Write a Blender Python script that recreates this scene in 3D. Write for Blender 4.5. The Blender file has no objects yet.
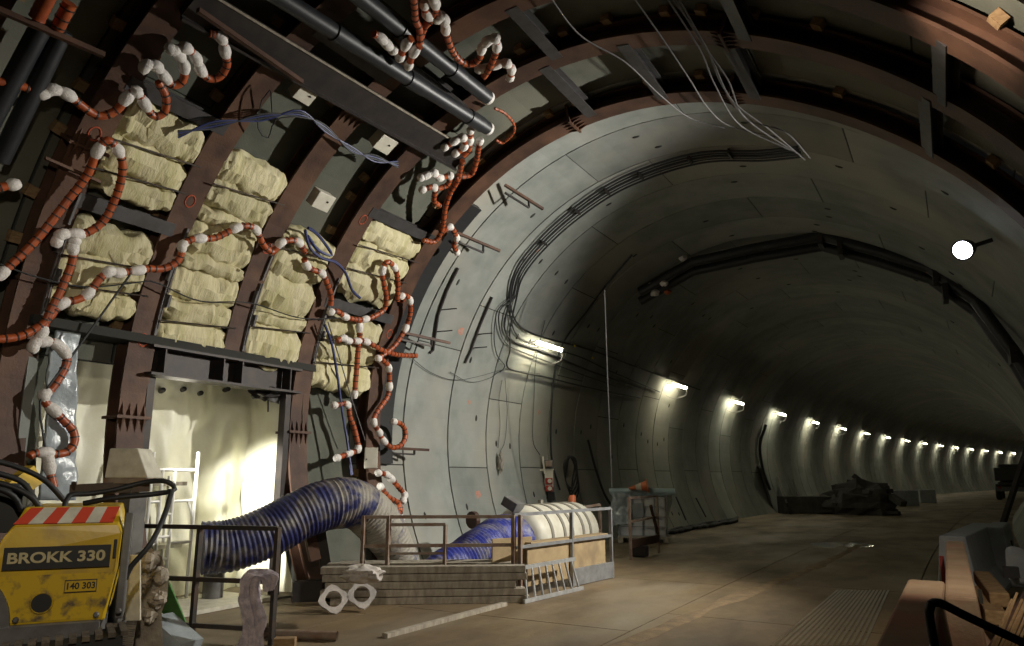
import bpy, math, random
from mathutils import Vector, Matrix, noise
random.seed(7)
SC = bpy.context.scene
COL = SC.collection
rad = math.radians

# ------------------------------------------------------------------ camera
F, PITCH, YAW = 740.0, 0.2045, 0.5015
CAM = Vector((3.544, 0.0, 1.6))
FW = Vector((-math.sin(YAW)*math.cos(PITCH), math.cos(YAW)*math.cos(PITCH), math.sin(PITCH)))
RT = Vector((math.cos(YAW), math.sin(YAW), 0)); UP = RT.cross(FW)
cd = bpy.data.cameras.new('camera'); cam = bpy.data.objects.new('camera', cd); COL.objects.link(cam)
cd.sensor_width = 36.0; cd.lens = F/1024*36.0; cd.clip_end = 500; cd.clip_start = 0.05
cam.matrix_world = Matrix(((RT.x, UP.x, -FW.x, CAM.x), (RT.y, UP.y, -FW.y, CAM.y), (RT.z, UP.z, -FW.z, CAM.z), (0, 0, 0, 1)))
SC.camera = cam

# ------------------------------------------------------------------ tunnel frame (s along the tunnel, n to the right, z up)
R, ZC, K, RIB, RING = 4.845, 2.395, 0.0026, 4.57, 1.38
def T(s, n, z):
    r0 = 1/K
    return Vector((r0-(r0-n)*math.cos(s*K), (r0-n)*math.sin(s*K), z))
WIDE = 1.15                                                  # the right half of the bore is a little wider
def sx_(c): return c*(1+(WIDE-1)*c*c) if c > 0 else c
def radial(n, dz):                                           # radius of the bore that passes through (n, dz)
    if n <= 0: return math.hypot(n, dz)
    m = n
    for _ in range(6):
        c = m/max(math.hypot(m, dz), 1e-6); m = n/(1+(WIDE-1)*c*c)
    return math.hypot(m, dz)
def TA(s, r, deg): return T(s, r*sx_(math.cos(rad(deg))), ZC+r*math.sin(rad(deg)))
def frame(s): return Matrix.Translation(T(s, 0, 0)) @ Matrix.Rotation(-s*K, 4, 'Z')
def inv(P):
    r0 = 1/K; dx = r0-P.x
    return math.atan2(P.y, dx)*r0, r0-math.hypot(dx, P.y), P.z
def ray(x, y): return FW+RT*((x-512)/F)+UP*((323-y)/F)
def at(x, y, d): return CAM+ray(x, y)*d                       # at depth d
def flr(x, y, z=0.0): d = ray(x, y); return CAM+d*((z-CAM.z)/d.z)   # on a level surface
def hit(x, y, f):
    d = ray(x, y); lo = 0.0; t = 0.3
    while t < 200 and f(*inv(CAM+d*t)) < 0: lo = t; t *= 1.03
    hi = t
    for _ in range(30):
        m = (lo+hi)/2
        if f(*inv(CAM+d*m)) < 0: lo = m
        else: hi = m
    return CAM+d*hi
def cyl(x, y, r): return hit(x, y, lambda s, n, z: radial(n, z-ZC)-r)   # on the lining at radius r
def on_n(x, y, n0): return hit(x, y, lambda s, n, z: n0-n)
def on_s(x, y, s0): return hit(x, y, lambda s, n, z: s-s0)

# ------------------------------------------------------------------ light and exposure
vs = SC.view_settings
vs.view_transform = 'Standard'; vs.look = 'None'; vs.gamma = 1.0; vs.use_curve_mapping = False
vs.exposure = 0.0
w = bpy.data.worlds.new('world'); SC.world = w; w.use_nodes = True
w.node_tree.nodes['Background'].inputs[0].default_value = (0.004, 0.0045, 0.004, 1)
w.node_tree.nodes['Background'].inputs[1].default_value = 1.0
def light(name, kind, loc, target, energy, color, size=0.3, angle=None, blend=0.5):
    d = bpy.data.lights.new(name, kind); d.energy = energy; d.color = color
    if kind == 'AREA': d.size = size
    else: d.shadow_soft_size = size
    if kind == 'SPOT': d.spot_size = rad(angle); d.spot_blend = blend
    o = bpy.data.objects.new(name, d); COL.objects.link(o); o.location = loc
    o.rotation_euler = (Vector(target)-Vector(loc)).to_track_quat('-Z', 'Y').to_euler()
    return o
FLOOD = cyl(963, 250, 4.45)
light('flood_light', 'SPOT', FLOOD+Vector((-.14, -.10, -.03)), T(8.4, -4.4, 2.6), 3200, (1, .96, .87), .10, 106, .8)
light('work_light_near', 'SPOT', T(.2, 3.0, 3.6), T(4.6, -3.6, 1.3), 420, (1, .88, .70), .10, 68, .7)
RBP = cyl(958, 14, RIB); RBS = inv(RBP)
light('work_light_rib', 'SPOT', T(RBS[0]-1.1, RBS[1]-1.0, RBS[2]-.5), RBP, 420, (1, .84, .68), .06, 42, .8)
light('barrier_fill', 'SPOT', T(4.0, 4.25, 3.7), T(8.0, 3.4, .5), 420, (1, .86, .68), .10, 50, .8)  # added warm fill spot without a fixture, brightens the barriers
light('passage_light', 'SPOT', T(5.66, -4.62, 2.2), T(8.0, -5.0, 1.2), 1700, (1, .97, .84), .12, 46, .5)
light('passage_fill', 'POINT', T(6.3, -4.95, 2.6), T(7, -5, 0), 6, (1, .93, .75), .2)

# ------------------------------------------------------------------ materials
MATS = {}
def mat(name, c1, c2=None, scale=4.0, rough=.7, metal=0.0, bump=0.0, bscale=30.0, c3=None, scale3=1.2, lo=.35, hi=.65, rnd=0.0,
        emit=None, estr=0.0, alpha=1.0, stretch=(1, 1, 1), rough2=None, trans=0.0, spec=.5, obj=False):
    m = bpy.data.materials.new(name); m.use_nodes = True; MATS[name] = m
    nt = m.node_tree; N = nt.nodes; L = nt.links; B = N['Principled BSDF']
    B.inputs['Roughness'].default_value = rough; B.inputs['Metallic'].default_value = metal
    B.inputs['Specular IOR Level'].default_value = spec
    src = None
    def rgb(c): return (*c, 1)
    if obj:
        g = N.new('ShaderNodeTexCoord'); pos = g.outputs['Object']
    else:
        g = N.new('ShaderNodeNewGeometry'); pos = g.outputs['Position']
    mp = N.new('ShaderNodeMapping'); mp.inputs['Scale'].default_value = stretch
    L.new(pos, mp.inputs['Vector']); vec = mp.outputs['Vector']
    def nz(sc, det=5):
        n = N.new('ShaderNodeTexNoise'); n.inputs['Scale'].default_value = sc; n.inputs['Detail'].default_value = det
        n.inputs['Roughness'].default_value = .6
        L.new(vec, n.inputs['Vector']); return n
    B.inputs['Base Color'].default_value = rgb(c1)
    if c2:
        n = nz(scale); mr = N.new('ShaderNodeMapRange'); mr.inputs['From Min'].default_value = lo; mr.inputs['From Max'].default_value = hi
        L.new(n.outputs['Fac'], mr.inputs['Value'])
        mx = N.new('ShaderNodeMix'); mx.data_type = 'RGBA'
        L.new(mr.outputs[0], mx.inputs[0]); mx.inputs[6].default_value = rgb(c1); mx.inputs[7].default_value = rgb(c2); src = mx.outputs[2]
        if rough2 is not None:
            m3 = N.new('ShaderNodeMapRange'); L.new(mr.outputs[0], m3.inputs['Value'])
            m3.inputs['To Min'].default_value = rough; m3.inputs['To Max'].default_value = rough2
            L.new(m3.outputs[0], B.inputs['Roughness'])
        if c3:
            n3 = nz(scale3, 3); mr3 = N.new('ShaderNodeMapRange'); mr3.inputs['From Min'].default_value = .48; mr3.inputs['From Max'].default_value = .66
            L.new(n3.outputs['Fac'], mr3.inputs['Value'])
            mx3 = N.new('ShaderNodeMix'); mx3.data_type = 'RGBA'; L.new(mr3.outputs[0], mx3.inputs[0]); L.new(src, mx3.inputs[6])
            mx3.inputs[7].default_value = rgb(c3); src = mx3.outputs[2]
        if rnd:
            oi = N.new('ShaderNodeObjectInfo'); mr4 = N.new('ShaderNodeMapRange')
            mr4.inputs['To Min'].default_value = 1-rnd; mr4.inputs['To Max'].default_value = 1+rnd
            L.new(oi.outputs['Random'], mr4.inputs['Value'])
            vm = N.new('ShaderNodeVectorMath'); vm.operation = 'SCALE'; L.new(src, vm.inputs[0]); L.new(mr4.outputs[0], vm.inputs['Scale']); src = vm.outputs[0]
        L.new(src, B.inputs['Base Color'])
    if bump:
        nb = nz(bscale, 4); bp = N.new('ShaderNodeBump'); bp.inputs['Strength'].default_value = bump; bp.inputs['Distance'].default_value = .02
        L.new(nb.outputs['Fac'], bp.inputs['Height']); L.new(bp.outputs[0], B.inputs['Normal'])
    if emit: B.inputs['Emission Color'].default_value = rgb(emit); B.inputs['Emission Strength'].default_value = estr
    if alpha < 1: B.inputs['Alpha'].default_value = alpha
    if trans: B.inputs['Transmission Weight'].default_value = trans
    return m
mat('concrete_dark', (.115, .12, .095), (.075, .08, .062), 1.6, .85, bump=.15, bscale=45, c3=(.15, .145, .11), scale3=.5, rnd=.2)  # darker, greener concrete for the rings around the ribs
mat('concrete', (.255, .268, .25), (.185, .20, .185), 1.6, .85, bump=.12, bscale=45, c3=(.30, .29, .25), scale3=.35, rnd=.16)
mat('concrete_far', (.20, .20, .165), (.15, .15, .12), 1.2, .88, bump=.1, bscale=20)
mat('joint_dark', (.035, .035, .03), rough=.95)
mat('floor', (.215, .150, .076), (.105, .074, .040), .9, .55, bump=.35, bscale=9, c3=(.25, .21, .145), scale3=.38, rough2=.8, stretch=(1, .45, 1))
mat('floor_joint', (.02, .017, .012), rough=.9)
mat('mud', (.25, .17, .085), (.15, .105, .06), 5, .9, bump=.5, bscale=22)
mat('rust', (.088, .043, .026), (.048, .024, .016), 3.0, .60, .25, bump=.15, bscale=30, c3=(.125, .062, .036), scale3=1.1)
mat('dark_steel', (.035, .032, .032), (.055, .045, .04), 5, .55, .5, bump=.08)
mat('purlin', (.075, .072, .075), (.05, .045, .043), 6, .5, .4)
mat('wood', (.30, .20, .10), (.20, .12, .055), 14, .85, bump=.2, stretch=(1, 1, 3))
mat('plank', (.46, .41, .325), (.28, .24, .185), 5, .85, bump=.3, bscale=40, stretch=(3, 3, 1), rnd=.15)
mat('plywood', (.38, .28, .15), (.29, .205, .105), 4, .75, bump=.12, bscale=60, c3=(.24, .175, .10), scale3=2)
mat('bag', (.62, .57, .37), (.50, .45, .26), 4.5, .75, bump=.9, bscale=9, c3=(.46, .42, .22), scale3=2.0, rnd=.14, stretch=(1, 2.6, .8))
mat('membrane', (.80, .79, .66), (.70, .68, .52), 2.0, .45, bump=.3, bscale=6)
mat('orange', (.42, .088, .020), (.28, .055, .015), 9, .42, bump=.1, bscale=60)
mat('tape', (.02, .016, .014), rough=.5)
mat('white_wrap', (.80, .77, .74), (.66, .62, .58), 25, .6, bump=.5, bscale=50)
mat('black_pipe', (.014, .016, .020), (.024, .026, .03), 6, .45, bump=.05)
mat('black_rubber', (.014, .014, .015), rough=.55)
mat('cable', (.025, .026, .028), rough=.6)
mat('cable_pale', (.15, .145, .145), (.085, .08, .08), 12, .6)
mat('cable_blue', (.02, .03, .13), rough=.5)
mat('box_white', (.66, .63, .53), (.56, .53, .44), 8, .5)
mat('lamp_white', (.75, .74, .66), rough=.4)
mat('tube', (1, 1, .95), emit=(1.0, .94, .68), estr=85)
mat('flood_glass', (1, 1, 1), emit=(.86, .90, 1.0), estr=12)
mat('yellow', (.70, .47, .015), (.60, .39, .015), 3, .38, bump=.04, c3=(.45, .30, .05), scale3=3.2)
mat('yellow_dirty', (.64, .42, .014), (.12, .09, .05), 9, .45, lo=.50, hi=.68)
mat('machine_black', (.018, .018, .018), rough=.5)
mat('machine_grey', (.17, .17, .165), (.11, .105, .10), 6, .55, .2)
mat('track', (.13, .10, .065), (.05, .042, .035), 10, .8, bump=.4)
mat('letter', (.60, .52, .30), (.46, .40, .22), 20, .6)
mat('tape_red', (.62, .07, .035), rough=.5)
mat('tape_white', (.66, .63, .52), (.5, .47, .38), 9, .6)
mat('duct_blue', (.016, .020, .105), (.20, .18, .155), 4.5, .5, bump=.35, bscale=35, lo=.48, hi=.70)
mat('duct_mid', (.016, .020, .105), (.27, .245, .205), 4.5, .55, bump=.35, bscale=35, lo=.40, hi=.58)
mat('duct_dusty', (.016, .020, .105), (.34, .315, .265), 4.5, .6, bump=.35, bscale=35, lo=.28, hi=.44)
mat('duct_bright', (.025, .036, .26), (.22, .21, .24), 4.5, .45, bump=.4, bscale=35, lo=.48, hi=.68)
mat('fan_white', (.66, .64, .54), (.54, .50, .40), 4, .5)
mat('fan_strap', (.24, .22, .18), rough=.6)
mat('rail_dark', (.05, .048, .045), (.09, .06, .045), 8, .5, .5)
mat('rail_rust', (.22, .13, .085), (.30, .25, .20), 7, .65, .2)
mat('rail_zinc', (.36, .37, .38), (.26, .26, .26), 7, .45, .5)
mat('aluminium', (.62, .63, .63), (.46, .47, .47), 9, .38, .6)
mat('scaffold', (.82, .82, .78), rough=.35, metal=.2)
mat('cloth', (.60, .53, .58), (.34, .30, .35), 14, .9, bump=.5, bscale=40)
mat('cloth_white', (.62, .57, .52), (.45, .41, .38), 8, .9, bump=.4)
mat('barrier_grey', (.34, .37, .39), (.27, .29, .31), 4, .8, bump=.15)
mat('barrier_brown', (.46, .33, .22), (.36, .25, .16), 3, .85, bump=.25, c3=(.50, .24, .17), scale3=1.6)
mat('barrier_white', (.50, .47, .41), (.42, .38, .32), 4, .8, bump=.15)
mat('rubble', (.42, .37, .30), (.27, .23, .18), 8, .95, bump=.8, bscale=16)
mat('green', (.09, .30, .075), (.06, .21, .05), 8, .5)
mat('foil', (.40, .45, .48), (.30, .34, .37), 6, .22, bump=.4, bscale=14, spec=.6)
mat('plastic_clear', (.46, .50, .50), (.36, .39, .39), 7, .2, alpha=.62, bump=.6, bscale=12)
mat('ibc', (.62, .63, .64), (.50, .51, .53), 3, .45)
mat('blue_tube', (.30, .42, .47), (.40, .50, .53), 5, .3, bump=.3)
mat('cone', (.62, .16, .055), rough=.5)
mat('red', (.36, .035, .025), (.26, .03, .025), 8, .5)
mat('spray', (.46, .17, .11), (.34, .26, .22), 30, .9)
mat('spray_rib', (.42, .075, .03), rough=.8)
mat('truck', (.03, .032, .03), (.045, .045, .042), 4, .55)
mat('debris', (.085, .082, .070), (.05, .047, .040), 3, .9, bump=.4)
mat('wet_ridge', (.20, .145, .08), (.12, .085, .05), 3, .3, bump=.3)
mat('glass', (.02, .025, .03), rough=.1)
mat('tag_yellow', (.60, .45, .04), rough=.5)
M = MATS

# ------------------------------------------------------------------ mesh helpers
class MB:
    def __init__(s): s.v = []; s.f = []
    def add(s, vs, fs):
        o = len(s.v); s.v += [Vector(p) for p in vs]; s.f += [tuple(i+o for i in f) for f in fs]; return s
    def box(s, c, size, rot=None):
        c = Vector(c); hx, hy, hz = size[0]/2, size[1]/2, size[2]/2
        P = [Vector((x, y, z)) for x in (-hx, hx) for y in (-hy, hy) for z in (-hz, hz)]
        if rot is not None: P = [rot @ p for p in P]
        return s.add([p+c for p in P], [(0, 1, 3, 2), (4, 6, 7, 5), (0, 4, 5, 1), (2, 3, 7, 6), (0, 2, 6, 4), (1, 5, 7, 3)])
    def bar(s, p, q, w, h=None, up=(0, 0, 1)):
        p = Vector(p); q = Vector(q); h = h or w; d = (q-p)
        y = d.normalized(); x = y.cross(Vector(up))
        if x.length < 1e-4: x = y.cross(Vector((1, 0, 0)))
        x.normalize(); z = x.cross(y)
        return s.box((p+q)/2, (w, d.length, h), Matrix((x, y, z)).transposed())
    def tube(s, pts, r, n=8, caps=True):
        pts = [Vector(p) for p in pts]; rs = r if isinstance(r, (list, tuple)) else [r]*len(pts)
        rings = []; prev = None
        for i, p in enumerate(pts):
            t = (pts[min(i+1, len(pts)-1)]-pts[max(i-1, 0)])
            t = t.normalized() if t.length > 1e-9 else Vector((0, 0, 1))
            if prev is None:
                a = Vector((0, 0, 1)) if abs(t.z) < .9 else Vector((1, 0, 0)); x = t.cross(a).normalized()
            else:
                x = prev-t*prev.dot(t)
                x = x.normalized() if x.length > 1e-6 else t.orthogonal().normalized()
            prev = x; y = t.cross(x)
            rings.append([p+(x*math.cos(k*2*math.pi/n)+y*math.sin(k*2*math.pi/n))*rs[i] for k in range(n)])
        vs = [q for g in rings for q in g]; fs = []
        for i in range(len(rings)-1):
            for k in range(n): fs.append((i*n+k, i*n+(k+1) % n, (i+1)*n+(k+1) % n, (i+1)*n+k))
        if caps: fs.append(tuple(range(n-1, -1, -1))); fs.append(tuple((len(rings)-1)*n+k for k in range(n)))
        return s.add(vs, fs)
    def arc(s, r0, r1, a0, a1, y0, y1, n=12):
        vs = []; fs = []
        for i in range(n+1):
            a = rad(a0+(a1-a0)*i/n); c, d = math.cos(a), math.sin(a)
            for r, y in ((r0, y0), (r0, y1), (r1, y1), (r1, y0)): vs.append((r*sx_(c), y, ZC+r*d))
        for i in range(n):
            b = i*4
            for k in range(4): fs.append((b+k, b+(k+1) % 4, b+4+(k+1) % 4, b+4+k))
        fs.append((0, 3, 2, 1)); b = n*4; fs.append((b, b+1, b+2, b+3))
        return s.add(vs, fs)
    def lathe(s, prof, base, axis=(0, 0, 1), n=16):
        a = Vector(axis).normalized(); x = a.orthogonal().normalized(); y = a.cross(x); b = Vector(base)
        vs = []; fs = []
        for r, h in prof:
            for k in range(n):
                t = 2*math.pi*k/n; vs.append(b+a*h+(x*math.cos(t)+y*math.sin(t))*r)
        for i in range(len(prof)-1):
            for k in range(n): fs.append((i*n+k, i*n+(k+1) % n, (i+1)*n+(k+1) % n, (i+1)*n+k))
        fs.append(tuple(range(n-1, -1, -1))); fs.append(tuple((len(prof)-1)*n+k for k in range(n)))
        return s.add(vs, fs)
    def grid(s, fn, nu, nv, wrap=False):
        vs = [fn(i/nu, j/nv) for i in range(nu+1) for j in range(nv+1)]
        fs = [(i*(nv+1)+j, (i+1)*(nv+1)+j, (i+1)*(nv+1)+j+1, i*(nv+1)+j+1) for i in range(nu) for j in range(nv)]
        return s.add(vs, fs)
    def prism(s, prof, p, q, xdir, zdir=(0, 0, 1)):
        """profile (x,z) swept from p to q"""
        X = Vector(xdir); Z = Vector(zdir); n = len(prof); p = Vector(p); q = Vector(q)
        vs = [b+X*a+Z*c for b in (p, q) for a, c in prof]
        fs = [(i, (i+1) % n, n+(i+1) % n, n+i) for i in range(n)]+[tuple(range(n-1, -1, -1)), tuple(range(n, 2*n))]
        return s.add(vs, fs)
    def blob(s, c, size, amp=.15, fr=2.0, nu=14, nv=10, e=1.0, seed=0.0):
        c = Vector(c); size = Vector(size)
        def pw(x): return math.copysign(abs(x)**e, x)
        def fn(u, v):
            a = u*2*math.pi; b = (v-.5)*math.pi
            d = Vector((pw(math.cos(b))*pw(math.cos(a)), pw(math.cos(b))*pw(math.sin(a)), pw(math.sin(b))))
            k = 1+amp*noise.noise(d*fr+Vector((seed, seed*.7, 3)))
            return c+Vector((d.x*size.x, d.y*size.y, d.z*size.z))*k
        return s.grid(fn, nu, nv)
    def xf(s, m): s.v = [m @ p for p in s.v]; return s

def mesh(name, mb, org=Vector((0, 0, 0)), smooth=False):
    me = bpy.data.meshes.new(name); me.from_pydata([tuple(p-org) for p in mb.v], [], mb.f)
    me.update()
    if smooth:
        for p in me.polygons: p.use_smooth = True
    return me
ORG = {}
def tag(o, label=None, cat=None, group=None, kind=None):
    if label: o['label'] = label
    if cat: o['category'] = cat
    if group: o['group'] = group
    if kind: o['kind'] = kind
    return o
def thing(name, label, cat, loc, group=None, kind=None):
    o = bpy.data.objects.new(name, None); COL.objects.link(o); o.location = loc; o.empty_display_size = .1
    ORG[o.name] = Vector(loc); return tag(o, label, cat, group, kind)
def obj(name, mb, m, parent=None, smooth=False, label=None, cat=None, group=None, kind=None, bevel=0):
    if parent is None:
        lo = Vector((min(p.x for p in mb.v), min(p.y for p in mb.v), min(p.z for p in mb.v)))
        hi = Vector((max(p.x for p in mb.v), max(p.y for p in mb.v), 0)); org = Vector(((lo.x+hi.x)/2, (lo.y+hi.y)/2, lo.z))
    else: org = ORG[parent.name]
    me = mesh(name, mb, org, smooth); me.materials.append(M[m])
    o = bpy.data.objects.new(name, me); COL.objects.link(o); ORG[o.name] = org
    if parent is None: o.location = org
    else: o.parent = parent
    if bevel:
        b = o.modifiers.new('bevel', 'BEVEL'); b.width = bevel; b.segments = 2; b.limit_method = 'ANGLE'; b.angle_limit = rad(40)
    if smooth and not bevel:
        try: me.set_sharp_from_angle(angle=rad(50))
        except Exception: pass
    return tag(o, label, cat, group, kind)
def inst(name, me, m4, parent, **kw):
    o = bpy.data.objects.new(name, me); COL.objects.link(o); o.parent = parent; o.matrix_local = m4; ORG[o.name] = ORG[parent.name]
    return tag(o, **kw)
def spline(P, step=.03):
    P = [Vector(p) for p in P]
    if len(P) == 2: P = [P[0], (P[0]+P[1])/2, P[1]]
    Q = [P[0]*2-P[1]]+P+[P[-1]*2-P[-2]]; out = []; idx = []
    for i in range(1, len(Q)-2):
        a, b, c, d = Q[i-1:i+3]; n = max(1, int((c-b).length/step)); idx.append(len(out))
        for k in range(n):
            t = k/n; out.append(.5*((2*b)+(-a+c)*t+(2*a-5*b+4*c-d)*t*t+(-a+3*b-3*c+d)*t**3))
    idx.append(len(out)); out.append(P[-1])
    return out, idx
def zpts(ox, oy, sc, pts): return [(ox+p[0]/sc, oy+p[1]/sc)+tuple(p[2:]) for p in pts]
def text(body, size, name, m, parent, mtx, extr=.002, sx=1.0):
    cu = bpy.data.curves.new('txt', 'FONT'); cu.body = body; cu.size = size; cu.extrude = extr; cu.align_x = 'CENTER'; cu.align_y = 'CENTER'; cu.offset = size*.028
    t = bpy.data.objects.new('txt', cu); COL.objects.link(t)
    dg = bpy.context.evaluated_depsgraph_get(); me = bpy.data.meshes.new_from_object(t.evaluated_get(dg))
    bpy.data.objects.remove(t); bpy.data.curves.remove(cu)
    for v in me.vertices: v.co = mtx @ Vector((v.co.x*sx, v.co.y, v.co.z)) - ORG[parent.name]
    me.materials.clear(); me.materials.append(M[m]); me.name = name
    o = bpy.data.objects.new(name, me); COL.objects.link(o); o.parent = parent; ORG[o.name] = ORG[parent.name]; return o

# ================================================================== SETTING
S2 = 12.166
# ---- lining: rings of precast segments; the nearest rings segment by segment
lining = thing('wall_lining', None, None, (0, 0, 0), kind='structure')
A0, A1 = -33.0, 213.0
def ring_start(k): return S2+RING*k
OPEN_TOP = 174.0
G = .010
GA = math.degrees(G/R)
seg_cache = {}
def segment(a0, a1, y0=0.0, y1=RING, m='concrete'):
    key = (round(a0, 2), round(a1, 2), y0, y1, m)
    if key not in seg_cache:
        mb = MB().arc(R, R+.22, a0+GA, a1-GA, y0+G, y1-G, max(3, int((a1-a0)/4)))
        me = mesh('lining_segment', mb, smooth=False); me.materials.append(M[m])
        seg_cache[key] = me
    return seg_cache[key]
PH = [(187.3, 148.3, 96, 44, -8), (170.0, 118, 66, 14), (187.0, 135.0, 83, 31), (160, 108, 56, 4)]
pocket_me = None
def pocket():
    global pocket_me
    if pocket_me is None:
        mb = MB().blob((0, 0, 0), (.02, .035, .07), 0, 1, 10, 6)
        pocket_me = mesh('bolt_pocket', mb, smooth=True); pocket_me.materials.append(M['joint_dark'])
    return pocket_me
for k in range(-9, 17):
    s0 = ring_start(k); cuts = sorted(set([A0]+[a for a in PH[k % 4]]+[A1]))
    for a0, a1 in zip(cuts, cuts[1:]):
        pieces = [(a0, a1, 0.0, RING)]
        if k in (-5, -4):                          # rings cut away for the passage
            if a0 >= OPEN_TOP: continue
            pieces = [(a0, min(a1, OPEN_TOP), 0.0, RING)]
        if k == -6 and a1 > OPEN_TOP:
            pieces = [(a0, OPEN_TOP, 0.0, RING), (max(a0, OPEN_TOP), a1, 0.0, .68)] if a0 < OPEN_TOP else [(a0, a1, 0.0, .68)]
        for p in pieces:
            o = inst('lining_segment', segment(*p, m='concrete' if k > -3 else 'concrete_dark'), frame(s0), lining)
            if k >= -2 and k < 9:
                for f in (.3, .7):
                    for yy in (.4, .98):
                        if random.random() < .55:
                            a = p[0]+(p[1]-p[0])*f+random.uniform(-2, 2)
                            q = Matrix.Translation((R*sx_(math.cos(rad(a))), yy, ZC+R*math.sin(rad(a)))) @ Matrix.Rotation(-rad(a), 4, 'Y')
                            pk = bpy.data.objects.new('bolt_pocket', pocket()); COL.objects.link(pk); pk.parent = o; pk.matrix_local = q
back = MB()
for k in range(-9, 17):                            # dark grout seen in the joints
    s0 = ring_start(k)
    top = A1 if k not in (-6, -5, -4) else OPEN_TOP
    back.add([frame(s0) @ p for p in MB().arc(R+.02, R+.2, A0, top, 0, RING, 40).v], MB().arc(R+.02, R+.2, A0, top, 0, RING, 40).f)
obj('joint_backing', back, 'joint_dark', lining, kind='stuff')
far = MB()
for k in list(range(-18, -9))+list(range(17, 92)):
    g = MB().arc(R, R+.15, A0, A1, G*1.5, RING-G*1.5, 48).xf(frame(ring_start(k))); far.add(g.v, g.f)
    g = MB().arc(R+.02, R+.16, A0, A1, -.05, .05, 48).xf(frame(ring_start(k))); far.add(g.v, g.f)
obj('lining_segments_far', far, 'concrete', lining, kind='stuff')
cap = MB()  # unseen dark caps added to keep stray world light out of the bore
for s in (ring_start(-18), ring_start(92)): cap.add(MB().box((0, 0, ZC), (13, .1, 11)).xf(frame(s)).v, MB().box((0, 0, 0), (1, 1, 1)).f)
obj('light_cap', cap, 'joint_dark', lining)

# ---- floor: cast slabs with open joints over a dark bed
floor = thing('floor', None, None, (0, 0, 0), kind='structure')
bed = MB().grid(lambda u, v: T(-13+150*u, -4.6+10.2*v, -.05), 150, 6)
obj('floor_bed', bed, 'floor_joint', floor)
lanes = [(-4.35, -2.55), (-2.53, .55), (.57, 3.05), (3.07, 5.0)]
for li, (n0, n1) in enumerate(lanes):
    s = -12.5+.9*li
    while s < 60:
        L = 3.3 if li != 1 else 3.9
        def fn(u, v, s=s, L=L, n0=n0, n1=n1): return T(s+.008+(L-.016)*u, n0+(n1-n0)*v, 0)
        mb = MB(); q = [fn(0, 0), fn(1, 0), fn(1, 1), fn(0, 1)]; d = Vector((0, 0, -.06))
        mb.add(q+[p+d for p in q], [(0, 3, 2, 1), (4, 5, 6, 7), (0, 1, 5, 4), (1, 2, 6, 5), (2, 3, 7, 6), (3, 0, 4, 7)])
        obj('floor_slab', mb, 'floor', floor); s += L
obj('floor_slab_far', MB().grid(lambda u, v: T(59+78*u, -4.35+9.4*v, -.004), 40, 4), 'floor', floor)
# mud strip along the lane joint and a drain edge by the planks
def strip(pts, w, h=.012):
    mb = MB(); P, _ = spline(pts, .15); n = len(P)
    def fn(u, v):
        i = min(n-1, int(round(u*(n-1)))); p = P[i]; t = (P[min(i+1, n-1)]-P[max(i-1, 0)]).normalized(); x = t.cross(Vector((0, 0, 1)))
        ww = w*(.7+.6*noise.noise(p*1.3)); e = (v-.5)*2
        return p+x*(e*ww)+Vector((0, 0, h*(1-e*e)+.002))
    return mb.grid(fn, n-1, 4)
obj('mud_ridge', strip([flr(560, 670), flr(640, 638), flr(730, 600), flr(815, 567), flr(860, 545)], .16), 'mud', label='ochre mud ridge dried along the roadway joint', cat='mud', kind='stuff')
obj('kerb_edge', MB().bar(flr(385, 636, .02), flr(505, 604, .02), .07, .05), 'plank', label='thin pale timber batten on the ground before the plank stack', cat='batten')

# ---- cross passage behind the opening, hung with a pale membrane
def wsheet(fn0, nu, nv, nrm, amp, fr=(1.6, .7), seed=0):
    mb = MB()
    def fn(u, v):
        p = fn0(u, v); q = Vector((p.x*1.3+seed, p.y*1.3, p.z*.55))
        d = noise.noise(q*1.6)*.7+abs(noise.noise(q*2.6+Vector((7, 1, 0))))*.6-.2
        return p+nrm*(amp*d)
    return mb.grid(fn, nu, nv)
NB = -5.65
mbk = wsheet(lambda u, v: T(4.2+3.9*u, NB, 3.15*v), 90, 60, Vector((1, 0, 0)), .20)
wallp_ = obj('wall_passage', mbk, 'membrane', smooth=True, kind='structure')
mbr = wsheet(lambda u, v: T(8.02, -4.55+(NB+4.5)*u, 3.15*v), 50, 60, Vector((0, -1, 0)), .12, seed=5)
o = obj('wall_passage_right', mbr, 'membrane', smooth=True, kind='structure')
obj('wall_passage_left', MB().box(T(4.25, -5.2, 1.5), (1.3, .1, 3.3)), 'concrete', kind='structure')
obj('ceiling_passage', MB().box(T(6.2, -5.2, 3.2), (1.5, 4.2, .1)), 'joint_dark', kind='structure')
obj('floor_passage', MB().box(T(6.2, -5.2, -.04), (2.0, 4.2, .08)), 'floor', kind='structure')
for px, py in [(145, 391), (163, 390), (184, 389), (201, 393), (228, 389)]:
    P = on_n(px, py, NB+.12); obj('washer', MB().lathe([(.0, -.2), (.035, -.2), (.035, .02), (0, .03)], P, (1, -.5, 0), 10), 'tape', wallp_)

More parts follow.
